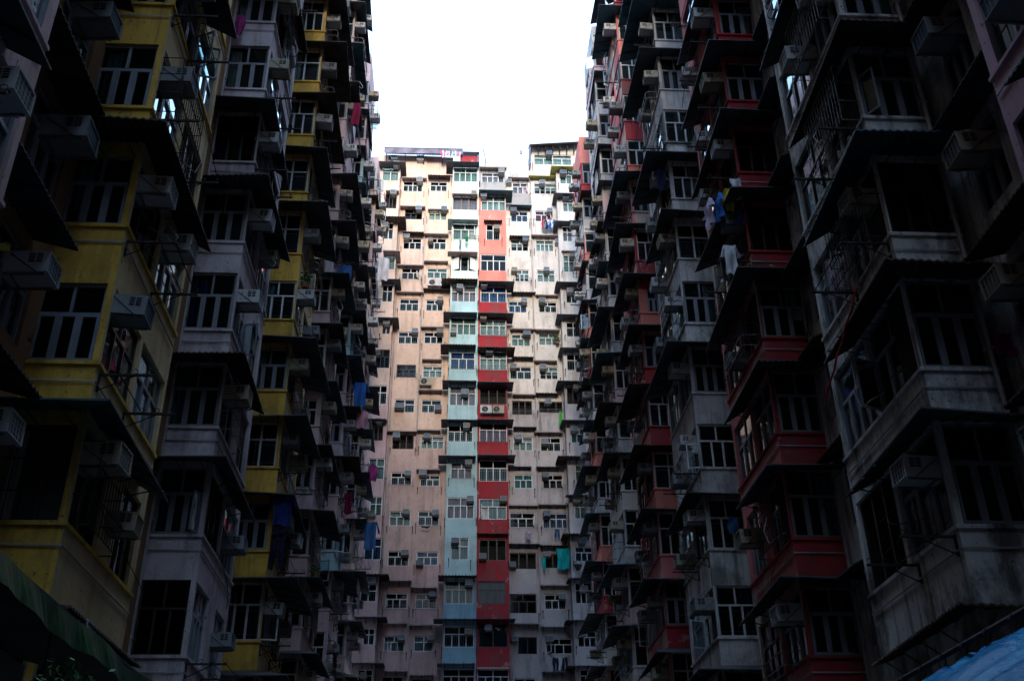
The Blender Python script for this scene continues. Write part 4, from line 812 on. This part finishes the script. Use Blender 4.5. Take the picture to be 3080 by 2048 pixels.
mb = MB(); mb.tube([(5.06, 4.9, 4.06), (5.06, 12., 4.06)], .03, 'darkmetal'); mb.tube([(5.06, 5.1, 0), (5.06, 5.1, 4.06)], .03, 'darkmetal'); mb.tube([(5.06, 11.9, 0), (5.06, 11.9, 4.06)], .03, 'darkmetal'); mb.build('support_frame', tp)
for i in range(14):
    y = 5.05 + 6.7 * i / 13; mb = MB(); mb.tube([(5.06, y, 4.1), (5.0, y, 4.03), (5.02, y + .02, 3.9), (5.08, y + .01, 4.0), (5.06, y, 4.1)], .010, 'darkmetal', 4); mb.build('tie', tp)
M['greenawn'] = plain('green_canvas', (.005, .055, .016), .45, var=.85, scale=7)
ga = thing('market_awning', (-4.2, 9., 0), 'dark market awning with a rippled green canvas edge, bottom left', 'awning')
mb = MB(); n = 60
def ge(s): return Vector((-3.5 + .02 * math.sin(s * 30), 5.6 + 8.2 * s, 4.22 + .03 * math.sin(s * 23)))
for i in range(n):
    a, b = ge(i / n), ge((i + 1) / n); w = .02 * math.sin(i * 1.1) + .02 * math.sin(i * .37); w2 = .02 * math.sin((i + 1) * 1.1) + .02 * math.sin((i + 1) * .37)
    mb.poly([a, b, b + Vector((.05 + w2, 0, -.26)), a + Vector((.05 + w, 0, -.26))], 'greenawn')
mb.build('valance', ga)
mb = MB(); mb.patch(Vector((-5.5, 5.6, 4.75)), Vector((-5.5, 13.8, 4.75)), Vector((-3.52, 5.6, 4.24)), Vector((-3.52, 13.8, 4.24)), 'sheet_dark'); mb.build('canopy', ga)
for y in (5.8, 9.7, 13.6):
    mb = MB(); mb.tube([(-3.56, y, 0), (-3.56, y, 4.2)], .035, 'darkmetal'); mb.build('post', ga)
mb = MB(); mb.wbox(-5.45, -5.3, 5.7, 13.7, 0, 4.6, 'darkcore'); mb.build('back_panel', ga)
tr = thing('shrub', (-2.95, 8.6, 0), 'glossy dark green shrub under the awning at the bottom left', 'plant')
s = MB(); l = MB(); cx, cy = -2.95, 8.6
s.tube([(cx, cy, 0), (cx + .03, cy, 1.2), (cx - .05, cy + .02, 2.6)], .05, 'bark')
for k in range(8):
    a = k * .8; s.tube([(cx - .03, cy + .01, 2.1 + .06 * k), (cx + .25 * math.cos(a), cy + .25 * math.sin(a), 2.8 + .1 * math.sin(k)), (cx + .42 * math.cos(a), cy + .42 * math.sin(a), 3.15)], .016, 'bark', 5)
for k in range(1500):
    a = random.random() * 6.28; r = .56 * math.sqrt(random.random()); c = Vector((cx + r * math.cos(a), cy + r * math.sin(a), 2.7 + random.uniform(0, .80 - 1.1 * r * r) + .06 * math.sin(a * 3)))
    d = Vector((random.gauss(0, 1), random.gauss(0, 1), random.gauss(-.3, .6))).normalized(); e = d.cross(Vector((random.gauss(0, .4), random.gauss(0, .4), 1))).normalized(); L = random.uniform(.05, .10)
    l.poly([c, c + d * L * .5 + e * L * .26, c + d * L, c + d * L * .5 - e * L * .26], random.choice(['leaf', 'leaf', 'leaf2']))
s.build('trunk', tr); l.build('foliage', tr)

# ---------------------------------------------------------------- laundry on the side walls
Y1 = (0, 1, 0)
garment((7.05, 22.6, 19.05), Y1, 'shirt', .7, .75, 'cl_blue', 'bright blue shirt among the laundry beside the nearest red bay', GROUPL)
garment((6.85, 22.9, 19.1), Y1, 'shirt', .7, .8, 'cl_lilac', 'pale lilac shirt among the laundry beside the nearest red bay', GROUPL)
garment((7.0, 23.4, 19.3), Y1, 'cloth', .4, .7, 'cl_pink', 'pink cloth among the laundry beside the nearest red bay', GROUPL)
garment((7.28, 22.4, 19.2), X1, 'cloth', .26, .75, 'cl_yellow', 'yellow cloth among the laundry beside the nearest red bay', GROUPL)
garment((7.52, 22.35, 19.5), X1, 'cloth', .24, .72, 'cl_white', 'white patterned cloth hung highest beside the nearest red bay', GROUPL)
garment((7.48, 22.4, 18.45), X1, 'cloth', .2, .4, 'cl_royal', 'navy cloth under the yellow one beside the nearest red bay', GROUPL)
garment((7.15, 22.5, 17.4), X1, 'shirt', .45, .9, 'cl_white', 'white and mauve shirt under an awning of the nearest red bay', GROUPL)
garment((-6.42, 22.3, 25.0), X1, 'cloth', .25, .8, 'cl_magenta', 'magenta cloth hanging high on the nearest pale bay', GROUPL)
garment((-4.85, 38.2, 26.9), X1, 'cloth', .55, 1.0, 'cur_b', 'royal blue cloth at a pink bay window on the left', GROUPL)
garment((-4.55, 45.4, 24.9), X1, 'shirt', .8, 1.25, 'cl_blue', 'bright blue shirt hanging from the second pink bay', GROUPL)
garment((-4.40, 45.6, 23.5), X1, 'cloth', .5, .9, 'cl_pink', 'pale pink bag-like cloth below the bright blue shirt', GROUPL)
garment((-4.45, 53.0, 37.3), X1, 'cloth', .6, 1.6, 'cl_white', 'long white cloth hanging on the last pink bay', GROUPL)
garment((-4.4, 53.0, 23.8), X1, 'cloth', .5, .9, 'cl_magenta', 'striped hot pink cloth on the last pink bay', GROUPL)
garment((-4.3, 53.0, 20.6), X1, 'shirt', .9, 1.5, 'cl_denim', 'dark teal shirt hanging low on the last pink bay', GROUPL)
garment((-4.75, 45.3, 19.2), X1, 'shirt', .5, 1.0, 'cl_maroon', 'magenta trimmed shirt low on the second pink bay', GROUPL)
garment((-4.85, 37.6, 35.6), X1, 'cloth', .35, 1.3, 'cl_maroon', 'dark maroon cloth high on the pink bay behind the yellow ones', GROUPL)
garment((-5.0, 29.6, 13.0), X1, 'shirt', .8, .9, 'cl_royal', 'dark blue shirt hanging in front of a yellow bay', GROUPL)
garment((-5.05, 29.7, 12.0), X1, 'trousers', .7, 1.2, 'cl_navy', 'black trousers hanging in front of a yellow bay', GROUPL)
garment((8.8, 14.1, 9.9), X1, 'cloth', .5, .4, 'cl_magenta', 'magenta cloth on a rack of the nearest white bay', GROUPL)
garment((9.05, 13.9, 10.0), X1, 'shirt', .45, .55, 'cl_lilac', 'pale grey shirt on a rack of the nearest white bay', GROUPL)
garment((7.35, 30.0, 26.0), X1, 'shirt', .5, 1.0, 'cl_navy', 'black shirt hanging from the second white bay', GROUPL)
garment((8.45, 29.9, 12.6), X1, 'cloth', .3, .55, 'cl_denim', 'small blue bag hanging on the second white bay', GROUPL, 'bag', 'bag')
rp = MB(); rp.tube([(6.7, 14.5 + .2 * i, 11.0 - .09 * i + .03 * math.sin(i * 2.1)) for i in range(12)], .02, 'cl_red', 5); tag(rp.build('rope'), 'red twisted rope tied between drying racks on the nearest white bay', 'rope')
plant((-4.95, 37.5, 12.9), .45, 'small green potted plant on the pink bay ledge at left', n=120, spread=.25)
plant((-5.2, 30.6, 20.9), .5, 'potted plant beside an open sash behind the yellow bays', n=120, spread=.25)

# ---------------------------------------------------------------- camera, sky, sun
cam = bpy.data.cameras.new('camera'); co = bpy.data.objects.new('camera', cam); COL.objects.link(co); S.camera = co
yw, pt, rl = map(math.radians, (3.5, 29.57, -.688))
f = Vector((math.sin(yw) * math.cos(pt), math.cos(yw) * math.cos(pt), math.sin(pt))); r0 = Vector((math.cos(yw), -math.sin(yw), 0)); u0 = r0.cross(f)
r = r0 * math.cos(rl) + u0 * math.sin(rl); u = u0 * math.cos(rl) - r0 * math.sin(rl)
co.matrix_world = Matrix(((r.x, u.x, -f.x, 0), (r.y, u.y, -f.y, 0), (r.z, u.z, -f.z, 1.6), (0, 0, 0, 1)))
cam.lens = 3155.4 / 3080 * 36; cam.sensor_width = 36; cam.clip_end = 2000; cam.clip_start = .05
w = bpy.data.worlds.new('World'); S.world = w; w.use_nodes = True; nt = w.node_tree; bg = nt.nodes['Background']
sky = nt.nodes.new('ShaderNodeTexSky'); sky.sky_type = 'NISHITA'; sky.sun_disc = False; sky.sun_elevation = math.radians(6); sky.sun_rotation = math.radians(181); sky.dust_density = 4; sky.air_density = 1.5
mx = nt.nodes.new('ShaderNodeMix'); mx.data_type = 'RGBA'; mx.inputs['Factor'].default_value = .85
mx.inputs['B'].default_value = (5.2, 7.9, 11.6, 1)      # flat overcast cloud deck
nt.links.new(sky.outputs['Color'], mx.inputs['A']); nt.links.new(mx.outputs['Result'], bg.inputs['Color']); bg.inputs['Strength'].default_value = .12
sl = bpy.data.lights.new('sun', 'SUN'); so = bpy.data.objects.new('sun', sl); COL.objects.link(so); sl.energy = 2.0; sl.angle = math.radians(16); sl.color = (1, .88, .72)
el, az = math.radians(6), math.radians(181)      # azimuth from +Y, clockwise
d = Vector((math.sin(az) * math.cos(el), math.cos(az) * math.cos(el), math.sin(el))); so.rotation_euler = d.to_track_quat('Z', 'Y').to_euler()
S.view_settings.view_transform = 'Standard'; S.view_settings.look = 'None'; S.view_settings.gamma = 1; S.view_settings.use_curve_mapping = False
S.view_settings.exposure = 1.4
S.render.engine = 'CYCLES'; S.cycles.max_bounces = 6; S.cycles.transparent_max_bounces = 12; S.cycles.diffuse_bounces = 3; S.cycles.glossy_bounces = 3; S.cycles.use_denoising = True
S.cycles.caustics_reflective = False; S.cycles.caustics_refractive = False
